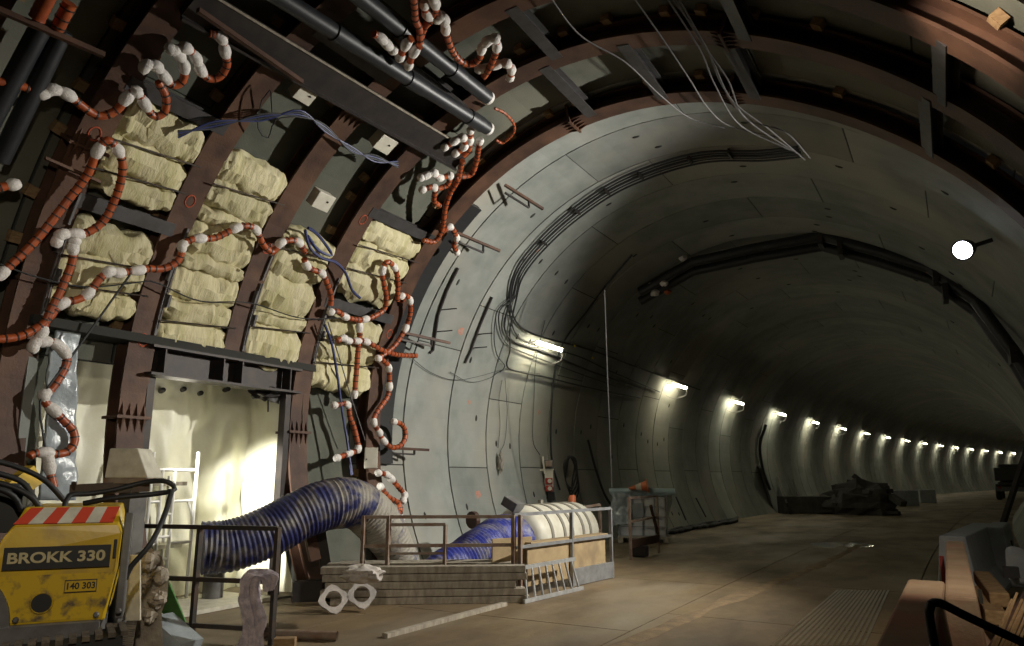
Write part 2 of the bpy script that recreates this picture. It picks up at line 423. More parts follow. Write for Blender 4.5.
# ================================================================== STEEL RIBS
RS = {'A': 4.12, 'B': 5.42, 'C': 6.72, 'D': 8.02, 'E': 9.66}
rib_bits = {}
def rib_meshes(a0, a1):
    key = (a0, a1)
    if key not in rib_bits:
        n = max(4, int((a1-a0)/3))
        r = []
        for nm, g in (('inner_flange', MB().arc(RIB, RIB+.03, a0, a1, -.17, .17, n)), ('web', MB().arc(RIB+.03, 4.77, a0, a1, -.012, .012, n)),
                      ('outer_flange', MB().arc(4.77, 4.795, a0, a1, -.17, .17, n))):
            me = mesh(nm, g); me.materials.append(M['rust' if nm == 'inner_flange' else 'rust']); r.append((nm, me))
        rib_bits[key] = r
    return rib_bits[key]
wedge_me = mesh('timber_wedge', MB().box((0, 0, 0), (.085, .11, .12))); wedge_me.materials.append(M['wood'])
def splice():
    g = MB()
    g.box((RIB+.10, 0, 0), (.30, .42, .035))
    for y in (-.13, -.04, .05, .14):
        for sg in (-1, 1): g.add([(RIB-.005, y-.012, 0), (RIB-.005, y+.012, 0), (RIB-.05, y-.012, 0), (RIB-.05, y+.012, 0), (RIB-.005, y-.004, sg*.17), (RIB-.005, y+.004, sg*.17)],
                                 [(0, 1, 5, 4), (2, 4, 5, 3), (0, 4, 2), (1, 3, 5), (0, 2, 3, 1)])
    me = mesh('splice_plate', g); me.materials.append(M['rust']); return me
splice_me = splice()
def ang_m(a, r=0):
    c = math.cos(rad(a))
    if c > 0 and r > 0: return Matrix.Translation((r*sx_(c), 0, ZC+r*math.sin(rad(a)))) @ Matrix.Rotation(-rad(a), 4, 'Y')
    if c > 0: return Matrix.Translation((RIB*(sx_(c)-c), 0, ZC)) @ Matrix.Rotation(-rad(a), 4, 'Y')
    return Matrix.Translation((0, 0, ZC)) @ Matrix.Rotation(-rad(a), 4, 'Y') @ Matrix.Translation((r, 0, 0))
tie_me = mesh('tie_bar', MB().arc(RIB-.035, RIB-.015, 152, 156.5, .10, .125, 4).arc(RIB-.035, RIB-.015, 157, 168, .10, .112, 8).arc(RIB-.035, RIB-.015, 157, 168, .128, .14, 8).arc(RIB-.035, RIB-.015, 168, 169, .10, .14, 1)
              .arc(RIB-.07, RIB-.01, 158.5, 160.5, .06, .09, 1).arc(RIB-.07, RIB-.01, 162.5, 164.5, .15, .18, 1)); tie_me.materials.append(M['cable_pale'])
def ring_mark(a):
    P = []; 
    for i in range(19):
        t = i/18*2*math.pi*1.03; aa = a+math.degrees(.075*math.sin(t)/RIB); P.append(((RIB-.003)*math.cos(rad(aa)), .06*math.cos(t), ZC+(RIB-.003)*math.sin(rad(aa))))
    return MB().tube(P, .009, 5)
names = {'A': 'nearest steel rib on the left, carrying an orange hose loop', 'B': 'steel rib at the near side of the lit passage opening', 'C': 'steel rib cut off at the header beam over the passage',
         'D': 'steel rib at the far side of the lit passage opening', 'E': 'last steel rib before the bare concrete lining'}
SPL = {'A': (146, 62), 'B': (181.5, 60), 'C': (124, 64), 'D': (182, 66), 'E': (100, 70)}
for key, s in list(RS.items())+[('y', 2.82)]:
    lab = names.get(key, 'rusty steel arch rib outside the left of the picture')
    t = thing('steel_rib', lab, 'steel rib', T(s, 0, 0), 'steel arch ribs'); t.rotation_euler.z = -s*K; ORG[t.name] = Vector((0, 0, 0))
    top = 211.0 if key != 'C' else 171.0
    for nm, me in rib_meshes(-31.0, top): inst(nm, me, Matrix(), t)
    if key in SPL:
        for a in SPL[key]: inst('splice_plate', splice_me, ang_m(a), t)
        if key in 'ABCD': inst('tie_bar', tie_me, Matrix(), t)
    for a in range(-8, 200, 7):
        if 171 < a and key in 'BCD': continue
        for y in ((-.235, .235) if a > 100 else (-.235,)):
            if random.random() < .8: inst('timber_wedge', wedge_me, ang_m(a+random.uniform(-1.5, 1.5), 4.79) @ Matrix.Translation((0, y, 0)) @ Matrix.Rotation(random.uniform(-.2, .2), 4, 'X'), t)
    for a in {'A': (144,), 'B': (148, 170), 'C': (151,), 'D': (140,), 'E': (152, 160)}.get(key, ()):
        me = mesh('spray_circle', ring_mark(a)); me.materials.append(M['spray_rib']); inst('spray_circle', me, Matrix(), t)

# ---- axial struts between the ribs
def strut(s0, s1, a, label, sz=(.16, .14), r=4.64):
    p, q = TA(s0+.02, r, a), TA(s1-.02, r, a); up = (TA(s0, r, a)-TA(s0, r-1, a))
    mb = MB(); u = up.normalized(); x = (q-p).normalized().cross(u).normalized()
    mb.bar(p+u*sz[1]*.5, q+u*sz[1]*.5, sz[0], .018, u); mb.bar(p-u*sz[1]*.5, q-u*sz[1]*.5, sz[0], .018, u); mb.bar(p, q, .02, sz[1], u)
    obj('strut_beam', mb, 'purlin', label=label, cat='beam', group='struts between the steel ribs')
ks = 'ABCDE'
bayn = {'AB': 'nearest bay at the left', 'BC': 'bay above the passage header', 'CD': 'bay of crumpled bags', 'DE': 'bay beside the last rib'}
for a, b, ang, wh in [('A', 'B', 136, 'above the pale bags'), ('A', 'B', 153, 'between two bag stacks'), ('B', 'C', 116, 'high up'), ('C', 'D', 112, 'high up'), ('D', 'E', 138, 'above the pale bags'), ('D', 'E', 157, 'below the bags with hoses'),
                      ('D', 'E', 96, 'left of the crown'), ('C', 'D', 93, 'left of the crown'), ('D', 'E', 66, 'right of the crown'), ('C', 'D', 63, 'right of the crown'), ('B', 'C', 62, 'right of the crown'),
                      ('D', 'E', 40, 'on the dark right side'), ('C', 'D', 38, 'on the dark right side'), ('B', 'C', 14, 'on the dark right side'), ('C', 'D', 14, 'low on the dark right side'), ('D', 'E', 82, 'at the crown')]:
    strut(RS[a]+.02, RS[b]-.02, ang, 'grey steel strut %s in the %s' % (wh, bayn[a+b]))
# ---- header beam over the opening
t = thing('header_beam', 'dark steel header beam over the lit passage opening', 'beam', T(6.72, -4.6, 2.79))
hb = lambda z0, z1, n0, n1: MB().box(T(6.72, (n0+n1)/2, (z0+z1)/2), (n1-n0, 2.45, z1-z0))
obj('web', hb(2.82, 3.12, -4.64, -4.61), 'dark_steel', t); obj('top_flange', hb(3.12, 3.15, -4.72, -4.44), 'dark_steel', t); obj('bottom_flange', hb(2.79, 2.82, -4.72, -4.44), 'dark_steel', t)
for s in (5.7, 6.55, 6.85, 7.7): obj('stiffener', MB().box(T(s, -4.53, 2.97), (.16, .02, .3)), 'dark_steel', t)
t_ = thing('torn_fabric', 'dark torn scrap of fabric hanging under the header beam', 'fabric', on_n(268, 392, -4.75))
obj('scrap', MB().blob(on_n(268, 393, -4.75), (.14, .26, .11), .8, 3, 18, 12, seed=8), 'tape', t_)
obj('thread', MB().tube([on_n(268, 398, -4.75), on_n(268, 412, -4.75)], .012, 5), 'tape', t_)
# jamb posts
for s, nm in ((5.62, 'near'), (7.78, 'far')):
    obj('jamb_post', MB().box(T(s, -4.62, 1.39), (.12, .1, 2.78)), 'dark_steel', label='dark steel jamb post at the %s side of the passage opening' % nm, cat='post')

# ================================================================== BAGS between ribs
def bag(s0, s1, a0, a1, seed, label):
    sm = (s0+s1)/2; am = (a0+a1)/2; rr = 4.70
    h = abs(rad(a1-a0))*rr/2*1.22; w_ = (s1-s0)/2
    mb = MB()
    def fn(u, v):
        a = u*2*math.pi; b = (v-.5)*math.pi; e = .55
        pw = lambda x: math.copysign(abs(x)**e, x)
        y = pw(math.sin(b)); c = abs(math.cos(b))**.35
        x = math.cos(a)*c; z = pw(math.sin(a))*c
        q = Vector((x*1.2, y*3.4+seed*3.1, z*2.0+seed))
        wr = noise.noise(Vector((y*9+seed*5, z*1.8+seed, x*1.5)))+.6*noise.noise(Vector((y*20+seed, z*3.0, x*2)))
        k = noise.noise(q*1.5)*.35+wr*.20
        return Vector((-(x*.17*(1+k)), y*w_*(1+.04*noise.noise(Vector((z*3, x*3, seed)))), z*h*(1+.45*noise.noise(q*1.1))+.05*h*wr+.05*noise.noise(Vector((y*2.2, seed, 0)))))
    mb.grid(fn, 22, 44)
    m4 = frame(sm) @ ang_m(am, rr) @ Matrix.Rotation(random.uniform(-.04, .04), 4, 'X')
    mb.xf(m4)
    obj('insulation_bag', mb, 'bag', smooth=True, label=label, cat='bag', group='pale bags stuffed between the ribs')
bays = [('A', 'B', [138, 143, 147.5, 151], 0), ('A', 'B', [155.5, 160, 164, 167.5], 4), ('B', 'C', [139, 143.5, 148, 150.5, 155.5, 158, 162.5, 166, 170.2], 0), ('C', 'D', [146.5, 149.5, 155, 161, 164, 170.2], 0),
        ('D', 'E', [139.5, 144, 149, 154.5], 0), ('D', 'E', [159, 163.5, 168, 173], 3)]
order = ['top', 'second', 'third', 'fourth', 'fifth', 'sixth', 'seventh', 'eighth', 'ninth', 'tenth']
sd = 1.0
for a, b, cuts, off in bays:
    for i, (c0, c1) in enumerate(zip(cuts, cuts[1:])):
        bag(RS[a]+.13, RS[b]-.15, c0, c1, sd, 'pale yellow stuffed bag, %s from the top, %s' % (order[i+off], bayn[a+b])); sd += 1.37
    for j, am in enumerate((cuts[1], cuts[-2])):
        obj('retaining_bar', MB().tube([TA(RS[a]+.12, 4.5, am+.6), TA(RS[b]-.12, 4.5, am-.5)], .011, 6), 'rail_dark', label='thin bar across the %s bags%s, %s' % ('lower' if j else 'upper', ' under the strut' if off else '', bayn[a+b]), cat='bar', group='bars across the bags')

# ================================================================== FREEZE HOSES
def hose(pts, label, r=4.42, rad_=.042, bands=True, wr=.060):
    P = [cyl(p[0], p[1], r) for p in pts]; S, idx = spline(P, .025)
    t = thing('freeze_hose', label, 'hose', S[0], 'orange freeze hoses')
    L = 0; rs = []
    for i, p in enumerate(S):
        if i: L += (p-S[i-1]).length
        rs.append(rad_*(1+.05*math.cos(L*2*math.pi/.05)))
    obj('orange_sleeve', MB().tube(S, rs, 9), 'orange', t, True)
    ws = [k for k, p in enumerate(pts) if len(p) > 2]
    used = set()
    for k in ws:
        i0 = max(0, idx[k]-2); i1 = min(len(S)-1, idx[k]+2)
        if i1-i0 < 2: i0 = max(0, i1-2); i1 = min(len(S)-1, i0+2)
        sub = S[i0:i1+1]; ext = (sub[-1]-sub[0]).normalized()*.03 if (sub[-1]-sub[0]).length > 1e-5 else Vector((0, 0, .03))
        sub = [sub[0]-ext]+sub+[sub[-1]+ext]; n = len(sub)
        rr = [wr*(.62+.42*math.sin(math.pi*i/(n-1))**.6+.10*noise.noise(sub[i]*18)) for i in range(n)]
        obj('white_wrap', MB().tube(sub, rr, 9), 'white_wrap', t, True)
    if bands:
        mb = MB(); L = 0; nxt = .05
        for i in range(1, len(S)-1):
            L += (S[i]-S[i-1]).length
            if L > nxt and all(abs(i-idx[k]) > 3 for k in ws):
                d = (S[i+1]-S[i-1]).normalized()*.007; mb.tube([S[i]-d, S[i]+d], rad_*1.13, 9); nxt = L+random.uniform(.06, .10)
        if mb.v: obj('tape_bands', mb, 'tape', t, kind='stuff')
W = 'w'
z1 = lambda *p: zpts(0, 0, 2.935, p); zA = lambda *p: zpts(0, 120, 2.693, p); zB = lambda *p: zpts(130, 130, 2.694, p); zC = lambda *p: zpts(280, 200, 3.229, p)
z4 = lambda *p: zpts(310, 380, 4.308, p); z5 = lambda *p: zpts(0, 330, 3.8, p); z6 = lambda *p: zpts(380, 0, 6.8, p); z7 = lambda *p: zpts(400, 90, 3.8, p)
hose(z1((-30, 235), (20, 243), (70, 255), (125, 275, W), (155, 262, W), (200, 278, W), (240, 310), (290, 340), (340, 325), (370, 290, W), (400, 268, W), (425, 305, W), (450, 340), (482, 330), (487, 285), (465, 240)), 'orange hose with white wraps sagging across the nearest rib')
hose(z1((420, 205, W), (430, 190, W), (460, 195, W), (482, 225, W), (510, 250), (537, 235), (541, 195, W), (525, 160, W), (495, 140, W)), 'short orange hose loop right of the nearest rib')
hose(z1((505, 150, W), (545, 140, W), (575, 170, W), (588, 205, W), (612, 230), (645, 225), (666, 190), (660, 150, W), (650, 110, W), (615, 98)), 'uppermost orange hose loop beside the rusty angle bar')
hose(z1((150, -30), (130, 10), (108, 55)), 'thick orange pipe end at the upper left corner', rad_=.07, bands=False)
hose(z1((205, 10), (190, 40), (168, 85)), 'orange pipe end beside another in the upper left corner', rad_=.06)
hose(z1((-20, 555), (10, 548), (50, 540, W)), 'orange hose stub with white tip at the left edge')
hose(zA((-25, 440), (5, 413, W), (30, 390), (100, 320), (180, 220), (235, 148), (262, 85, W), (290, 55), (318, 82, W), (330, 125), (318, 190), (280, 270), (230, 305), (205, 306, W), (165, 308, W), (150, 335, W)), 'long hairpin orange hose looping over the nearest rib')
hose(zA((203, 320, W), (197, 345, W), (193, 385), (165, 455), (138, 510), (122, 545), (113, 575, W), (95, 605, W)), 'orange hose hanging down from the hairpin loop')
hose(zA((-40, 590), (0, 590), (60, 580), (120, 545), (165, 495, W), (205, 485), (237, 468, W), (265, 432), (293, 408, W), (318, 412, W), (345, 408), (372, 405, W), (400, 400), (440, 400), (478, 380), (490, 350)) +
     zB((140, 310, W), (165, 295), (190, 292, W), (230, 290), (283, 265, W), (315, 258), (340, 270, W), (360, 310), (385, 328), (405, 305, W), (430, 297), (455, 303, W), (472, 330)), 'long orange hose with white wraps running across the bags')
hose(zC((78, 190), (85, 212, W), (105, 225), (135, 237, W), (150, 265), (165, 310), (163, 340)), 'orange hose end dropping beside the crumpled bags')
hose(zC((160, 362, W), (185, 360), (210, 377, W), (240, 385), (275, 385, W), (310, 372), (338, 350), (343, 310), (335, 270), (330, 228, W), (346, 200), (370, 218, W), (380, 260), (379, 325)), 'orange hose bending into a hairpin near the last rib')
hose(zC((257, 390), (256, 412, W), (257, 445), (252, 480), (246, 560), (241, 620), (240, 635, W)), 'straight upright orange hose hanging by the last rib')
hose(zC((185, 455), (205, 445, W), (220, 455, W), (250, 455, W), (280, 458, W), (330, 485), (380, 500), (440, 503)), 'orange hose arm reaching over the concrete from the last rib')
hose(zC((388, 312, W), (405, 308), (420, 325, W), (420, 370), (405, 415, W), (370, 470), (318, 512)), 'orange hose curving behind the last rib')
hose(z4((290, -95, W), (320, -80), (340, -50, W), (342, 25, W), (335, 70), (312, 105), (282, 150), (275, 185, W), (298, 225, W), (318, 262, W), (350, 290), (390, 282), (412, 240), (398, 195), (358, 178, W)), 'orange hose hooking out beside the grey cabinet')
hose(z4((100, 110, W), (160, 105, W), (172, 160), (188, 200), (203, 260), (206, 300, W), (165, 318, W), (112, 338, W)), 'orange hose with white tips left of the grey cabinet')
hose(z4((290, 400, W), (330, 408, W), (350, 425, W), (380, 460), (408, 495, W), (400, 525, W)), 'short orange hose under the grey cabinet')
hose(z4((300, 455, W), (340, 505), (380, 530), (388, 570), (345, 577), (312, 550)), 'dark banded orange hose curled above the ducts')
hose(z4((393, 590, W), (395, 640, W), (392, 680), (400, 720, W), (402, 780, W)), 'white wrapped hose going down behind the ducts')
hose(z5((125, 75, W), (132, 50, W), (165, 45, W), (195, 45), (225, 62, W), (245, 85, W), (255, 110), (238, 160), (195, 225), (168, 245, W), (172, 275), (205, 305, W), (238, 342), (275, 380), (283, 425), (255, 463), (205, 472), (175, 465, W), (130, 470), (112, 480)), 'winding orange hose in front of the grey panel')
hose(z5((183, 485, W), (188, 520, W), (195, 560), (205, 600)), 'orange hose stub ending above the yellow machine')
hose(z6((355, -20, W), (372, 20, W), (380, 60), (350, 130), (310, 172), (285, 230), (265, 300)), 'orange hose at the top behind the black pipes', r=4.3)
hose(z6((300, 20, W), (320, 100, W), (390, 130, W), (410, 105, W), (440, 140, W), (445, 200, W), (462, 270), (500, 360), (560, 425), (630, 432), (678, 392), (690, 335, W), (725, 285, W), (785, 260, W), (795, 320, W), (780, 380), (750, 450), (708, 522)), 'sagging orange hose with thick white wraps at the top', r=4.3)
hose(z6((660, 470, W), (720, 465, W), (790, 440, W), (860, 430, W), (895, 475, W), (882, 535, W)), 'white wrapped elbow at the end of the black pipes', r=4.35, bands=False)
hose(z6((-40, 230), (10, 262, W), (50, 305, W), (95, 345, W)), 'left white tipped stub between the black pipes', r=4.2, bands=False)
hose(z6((215, 260), (175, 305, W), (130, 400, W)), 'middle white tipped stub between the black pipes', r=4.2, bands=False)
hose(z6((270, 310), (230, 355, W), (190, 455, W)), 'right white tipped stub between the black pipes', r=4.2, bands=False)
hose(z6((225, -20), (232, 30), (240, 130), (268, 200), (272, 290)), 'banded dark orange hose hanging at the top', r=4.25)
hose(z7((237, 268), (220, 340), (192, 390), (172, 450), (160, 530), (132, 575), (88, 572)), 'thick orange hose descending below the black pipe ends')
hose(z7((305, 190, W), (298, 225), (290, 270), (270, 320), (215, 332)), 'orange hose dropping from the lower black pipe end')
hose(z7((268, 150, W), (265, 190, W), (262, 225), (240, 250)), 'white stub beneath the lower black pipe end')
hose(z7((165, 220, W), (205, 195, W), (240, 180, W), (245, 215, W), (205, 245, W)), 'white wrapped bundle below the black pipe ends', bands=False)
hose(z7((75, 335, W), (100, 325, W), (130, 315, W), (150, 335, W), (190, 325, W), (180, 360), (145, 375)), 'white and orange fitting cluster beside the last rib')
hose(z7((80, 380, W), (130, 370, W), (130, 420), (150, 440)), 'small white tipped stub under the fitting cluster')
hose(z7((150, 550), (190, 520, W), (215, 560, W), (205, 590), (218, 620, W)), 'small hose tip beside the rusty bracket arm')
hose(z7((360, 70), (400, 90), (432, 130), (430, 165), (390, 200), (365, 190)), 'thin loop of dark hose right of the pipe ends', rad_=.02)

# ---- large black header pipes
def pipe(p, q, r, label, ends=True, sleeves=()):
    p, q = Vector(p), Vector(q); t = thing('header_pipe', label, 'pipe', p, 'black header pipes'); d = (q-p)
    obj('pipe_body', MB().tube([p, q], r, 20), 'black_pipe', t, True)
    if ends: obj('end_cap', MB().tube([q, q+d.normalized()*.05], r*.98, 20), 'white_wrap', t, True)
    for f in sleeves: obj('sleeve', MB().tube([p+d*f, p+d*(f+.07)], r*1.14, 20), 'black_pipe', t, True)
pipe(cyl(205, -50, 4.30), cyl(487, 128, 4.36), .095, 'lower of the two long black pipes ending near the crown', sleeves=(.35, .62, .9))
pipe(cyl(300, -50, 4.30), cyl(487, 97, 4.36), .095, 'upper of the two long black pipes ending near the crown', sleeves=(.45, .75))
pipe(cyl(46, 18, 4.5), cyl(-25, 150, 4.5), .09, 'left one of two black pipes in the upper left corner', ends=False)
pipe(cyl(63, 30, 4.5), cyl(0, 160, 4.5), .085, 'right one of two black pipes in the upper left corner', ends=False)
# dark cable duct behind the pipes
t = thing('cable_duct', 'dark steel cable duct running under the black pipes', 'duct', cyl(225, 30, 4.5))
p, q = cyl(190, 0, 4.5), cyl(462, 158, 4.52); u = (TA(6.5, 2, 120)-TA(6.5, 1, 120))
obj('duct_tray', MB().bar(p, q, .34, .10, u), 'dark_steel', t)
v = (q-p).normalized().cross(u).normalized()
obj('pale_edge', MB().bar(p+v*.19-u*.06, q+v*.19-u*.06, .02, .02, u), 'plank', t); obj('lower_lip', MB().bar(p-v*.18-u*.07, q-v*.18-u*.07, .03, .06, u), 'dark_steel', t)
# loose angle bars
def bar_obj(name, P, w, h, m, label, cat): obj(name, MB().bar(P[0], P[1], w, h), m, label=label, cat=cat)
bar_obj('angle_bar', (cyl(198, 10, 4.35), cyl(302, 82, 4.35)), .05, .05, 'rust', 'rusty angle bar slanting past the uppermost hose loop', 'bar')
bar_obj('angle_bar', (cyl(-5, 8, 4.4), cyl(104, 55, 4.4)), .05, .05, 'rust', 'thin rusty bar crossing the upper left corner', 'bar')
bar_obj('flat_bar', (cyl(45, 158, 4.48), cyl(100, 182, 4.48)), .03, .03, 'rust', 'short rusty bar at the splice of the nearest rib', 'bar')

# ---- junction boxes
def jbox(px, py, label, sx=.30, sz=.24, r=4.62):
    P = cyl(px, py, r); s, n, z = inv(P); a = math.degrees(math.atan2(z-ZC, n))
    t = thing('junction_box', label, 'junction box', P, 'pale junction boxes'); m4 = frame(s) @ ang_m(a, r)
    obj('box_body', MB().box((-.06, 0, 0), (.14, sx, sz)).xf(m4), 'box_white', t, bevel=.012)
    obj('lid', MB().box((-.14, 0, 0), (.03, sx*1.02, sz*1.02)).xf(m4), 'box_white', t, bevel=.008)
    obj('lock', MB().lathe([(.015, 0), (.015, .012)], (-.155, .05, -.02), (-1, 0, 0), 8).xf(m4), 'tape', t)
jbox(318, 197, 'pale junction box right of the rib above the crumpled bags'); jbox(381, 138, 'pale junction box below the black pipes'); jbox(301, 88, 'pale junction box at the end of the slanting angle bar', .26, .2)

# ---- cables among the ribs
def cable(pts, rr, m, label, r=4.4, cat='cable', group=None, world=False):
    P = [cyl(p[0], p[1], r) for p in pts] if not world else pts
    S, _ = spline(P, .08); return obj('cable', MB().tube(S, rr, 6), m, None, True, label=label, cat=cat, group=group)
for i in range(4):
    d = i*2.2-3
    cable([(178, 134+d), (215, 125-d), (262, 117+d), (300, 114-d), (325, 128+d), (352, 150-d*.8), (375, 158+d), (398, 165-d)], .012, 'cable_blue' if i % 2 else 'cable', 'tangled %s cable swinging under the junction boxes, strand %s' % ('blue' if i % 2 else 'black', ['one', 'two', 'three', 'four'][i]), r=4.45)
cable([(272, 112), (270, 90), (262, 100), (258, 128), (268, 138), (276, 120), (300, 116)], .008, 'cable', 'thin black cable loop hanging beside the splice', r=4.45)
cable([(305, 230), (310, 248), (322, 258), (335, 262), (345, 272), (352, 290), (360, 298)], .022, 'cable_blue', 'blue cable bundle hanging by the crumpled bags')
cable([(308, 228), (318, 235), (332, 255), (318, 250), (308, 236)], .022, 'cable_blue', 'doubled blue cable loop under the junction box')
cable([(325, 325), (332, 345), (338, 380), (342, 410), (347, 440), (352, 475)], .022, 'cable_blue', 'blue cable dropping to the ventilation duct')
cable([(328, 322), (340, 360), (352, 400), (365, 440)], .01, 'cable_pale', 'thin pale cable slanting to the grey cabinet')
cable([(0, 195+74), (40, 276), (100, 284), (150, 280)], .010, 'cable', 'thin wire across the lower bags on the left', r=4.4) if False else None
cable([(0, 264), (40, 278), (90, 287), (150, 281), (160, 284), (200, 301), (250, 303), (300, 318), (340, 318)], .009, 'cable', 'thin grey wire sagging across the ribs', r=4.42)
cable([(130, 275), (112, 300), (80, 345), (45, 392), (40, 410), (44, 440), (48, 460)], .012, 'cable', 'black cable slanting down in front of the grey panel', r=4.4)

# ---- grey cabinet by the last rib
P = cyl(371, 458, 4.4); t = thing('wall_cabinet', 'small grey cabinet above the dusty duct', 'cabinet', P); s, n, z = inv(P); f4 = Matrix.Translation(P) @ Matrix.Rotation(YAW+.2, 4, 'Z')
obj('body', MB().box((0, .06, 0), (.21, .14, .33)).xf(f4), 'box_white', t, bevel=.008); obj('door', MB().box((0, -.015, 0), (.195, .015, .31)).xf(f4), 'box_white', t, bevel=.004); obj('lock', MB().lathe([(.012, 0), (.012, .012)], (-.07, -.02, -.02), (0, -1, 0), 8).xf(f4), 'tape', t)

# ---- black strip beside the last rib, rods and bracket arms on the concrete
obj('gasket_strip', MB().arc(4.72, 4.84, 128, 187, 0, .42, 30).xf(frame(9.92)), 'black_rubber', label='black rubber strip lying between the last rib and the lining', cat='strip')
def arm(p, q, k, label):
    P, Q = p, q; t = thing('bracket_arm', label, 'bracket', P, 'rusty bracket arms'); obj('arm', MB().bar(P, Q, .045, .045), 'rust', t)
    m = P+(Q-P)*.62; obj('brace', MB().bar(m, m+Vector((0, 0, -k)), .03).bar(m+Vector((0, 0, -k)), P+Vector((0, 0, -k)), .03), 'dark_steel', t)
arm(cyl(390, 448, 4.75), cyl(429, 450, 4.35), .09, 'rusty bracket arm beside the grey cabinet')
arm(cyl(400, 332, 4.75), cyl(450, 343, 4.35), .13, 'rusty bracket arm halfway up the last rib')
arm(cyl(455, 232, 4.75), cyl(500, 251, 4.35), .16, 'rusty bracket arm under the white fittings')
arm(cyl(505, 185, 4.75), cyl(543, 209, 4.35), .14, 'rusty bracket arm high beside the black pipe ends')
def rod(pts, label):
    t = thing('wall_rod', label, 'rod', cyl(*pts[-1], 4.8), 'dark rods on the concrete'); P = [cyl(*p, 4.81) for p in pts]; obj('rod', MB().tube(P, .028, 6), 'dark_steel', t)
    for f in (.45, .62):
        i = f*(len(P)-1); a = P[int(i)].lerp(P[min(int(i)+1, len(P)-1)], i-int(i)); b = a+Vector((.30, .12, .02)); obj('stud', MB().tube([a, b], .012, 5), 'dark_steel', t)
rod([(458, 268), (447, 290), (438, 315), (433, 350), (430, 353)], 'dark rod with studs left on the lining')
rod([(492, 297), (480, 325), (470, 352), (465, 363)], 'dark rod with studs right on the pale ring')
for (x, y, w_, nm) in [(461, 331, .09, 'on the lining beside the dark rod'), (469, 402, .06, 'low on the pale ring'), (538, 251, .05, 'on the upper pale ring beside the cables'), (478, 494, .10, 'faint by the fan'), (539, 412, .06, 'below the first tube lamp')]:
    P = cyl(x, y, R); s, n, z = inv(P); a = math.degrees(math.atan2(z-ZC, n))
    obj('spray_mark', MB().blob((0, 0, 0), (.004, w_, w_*.7), .9, 2.5, 12, 8, seed=x).xf(frame(s) @ ang_m(a, R-.002)), 'spray', label='orange spray mark '+nm, cat='paint mark')

# ---- cable bundle along the ring and then along the wall
def arcpts(pts, r): return [cyl(x, y, r) for x, y in pts]
bundle = [(800, 152), (760, 156), (720, 156), (690, 160), (650, 172), (610, 190), (570, 218), (540, 246), (520, 272), (513, 296)]
tails = [[(512, 312), (522, 328), (545, 338), (580, 347), (610, 357), (650, 372), (700, 390)], [(511, 320), (520, 338), (545, 347), (580, 357), (612, 372), (660, 392)], [(506, 315), (505, 330), (515, 342), (545, 352), (590, 371), (640, 388)],
         [(500, 310), (500, 330), (508, 345), (530, 355), (575, 372), (620, 388)], [(510, 330), (510, 350), (507, 366), (520, 372), (545, 377), (590, 388), (640, 398)]]
for i in range(5):
    o_ = (i-2)*2.4
    cable([(x+o_*.6, y+o_) for x, y in bundle]+tails[i], (.022, .017, .024, .014, .019)[i], 'cable', 'black cable of the bundle hung along the lining joint, %s strand' % ['innermost', 'second', 'third', 'fourth', 'outermost'][i], r=4.78, group='cable bundle on the lining')
cable([(513, 296), (498, 310), (494, 335), (497, 355), (505, 366), (500, 372)], .012, 'cable', 'thin cable bowing out left of the first tube lamp', r=4.78)
for i, (x, y) in enumerate([(543, 242), (576, 210), (606, 190), (640, 174), (690, 158), (730, 152)]):
    P = cyl(x, y, 4.80); s, n, z = inv(P); a = math.degrees(math.atan2(z-ZC, n))
    obj('cable_hook', MB().box((-.03, 0, 0), (.09, .26, .035)).xf(frame(s) @ ang_m(a, 4.80)), 'dark_steel', label='dark hook clamping the cable bundle, %s from the bottom' % order[i].replace('top', 'first'), cat='hook', group='cable hooks')
for i, y in enumerate((346, 358)):
    P = cyl(575+i*18, y, 4.72); obj('cable_tag', MB().box(P, (.03, .07, .05)), 'tag_yellow', label='yellow tag on the %s wall cable' % ('upper', 'lower')[i], cat='tag')
cable([(450, 372), (470, 382), (490, 378), (505, 370), (540, 374)], .006, 'cable', 'thin wire sagging to the first tube lamp', r=4.8)
cable([(405, 352), (430, 372), (455, 380), (480, 376), (500, 370)], .006, 'cable', 'thin wire arcing across the lining from the last rib', r=4.8)
# pale wires hanging from the crown
for i, pts in enumerate([[(545, -10), (580, 35), (625, 62), (660, 95), (690, 118), (725, 128)], [(628, -10), (660, 35), (690, 80), (708, 108), (730, 126), (780, 138)], [(665, -5), (700, 50), (715, 85), (740, 125), (790, 150)],
                          [(668, -8), (705, 45), (722, 85), (750, 122), (800, 155)], [(672, -8), (700, 40), (728, 80), (745, 118), (785, 132), (810, 158)], [(675, -8), (710, 55), (732, 100), (770, 130), (805, 160)]]):
    cable(pts, .010, 'cable_pale', 'pale wire hanging from the crown, %s from the left' % ['first', 'second', 'third', 'fourth', 'fifth', 'sixth'][i], r=4.42 if i < 2 else 4.40, group='pale wires at the crown')
# hanging rope
P = flr(612, 486, .95) ; Pb = at(612, 487, 15.0); Pt = Vector((Pb.x, Pb.y, 0)); tmp = cyl(604, 288, 4.80)
top = at(604.5, 290, 14.6); obj('hanging_rope', MB().tube([top, at(608, 390, 14.8), at(612, 488, 15.0)], .011, 6), 'cable_pale', label='thin rope hanging straight down from the lining', cat='rope')
cable([(632, 255), (604, 288), (588, 310), (565, 340), (555, 370), (551, 420), (552, 460), (560, 490)], .022, 'cable', 'dark cable in the joint left of the hanging rope', r=4.80)
cable([(545, 320), (536, 360), (534, 400), (533, 440), (540, 455)], .008, 'cable', 'thin cable dropping from the first lamp to the socket board', r=4.81)
cable([(502, 380), (499, 400), (500, 425), (498, 448)], .006, 'cable', 'thin cord carrying the small hand lamp', r=4.81)
cable([(505, 378), (507, 410), (505, 440), (500, 452)], .006, 'cable', 'second thin cord of the small hand lamp', r=4.80)
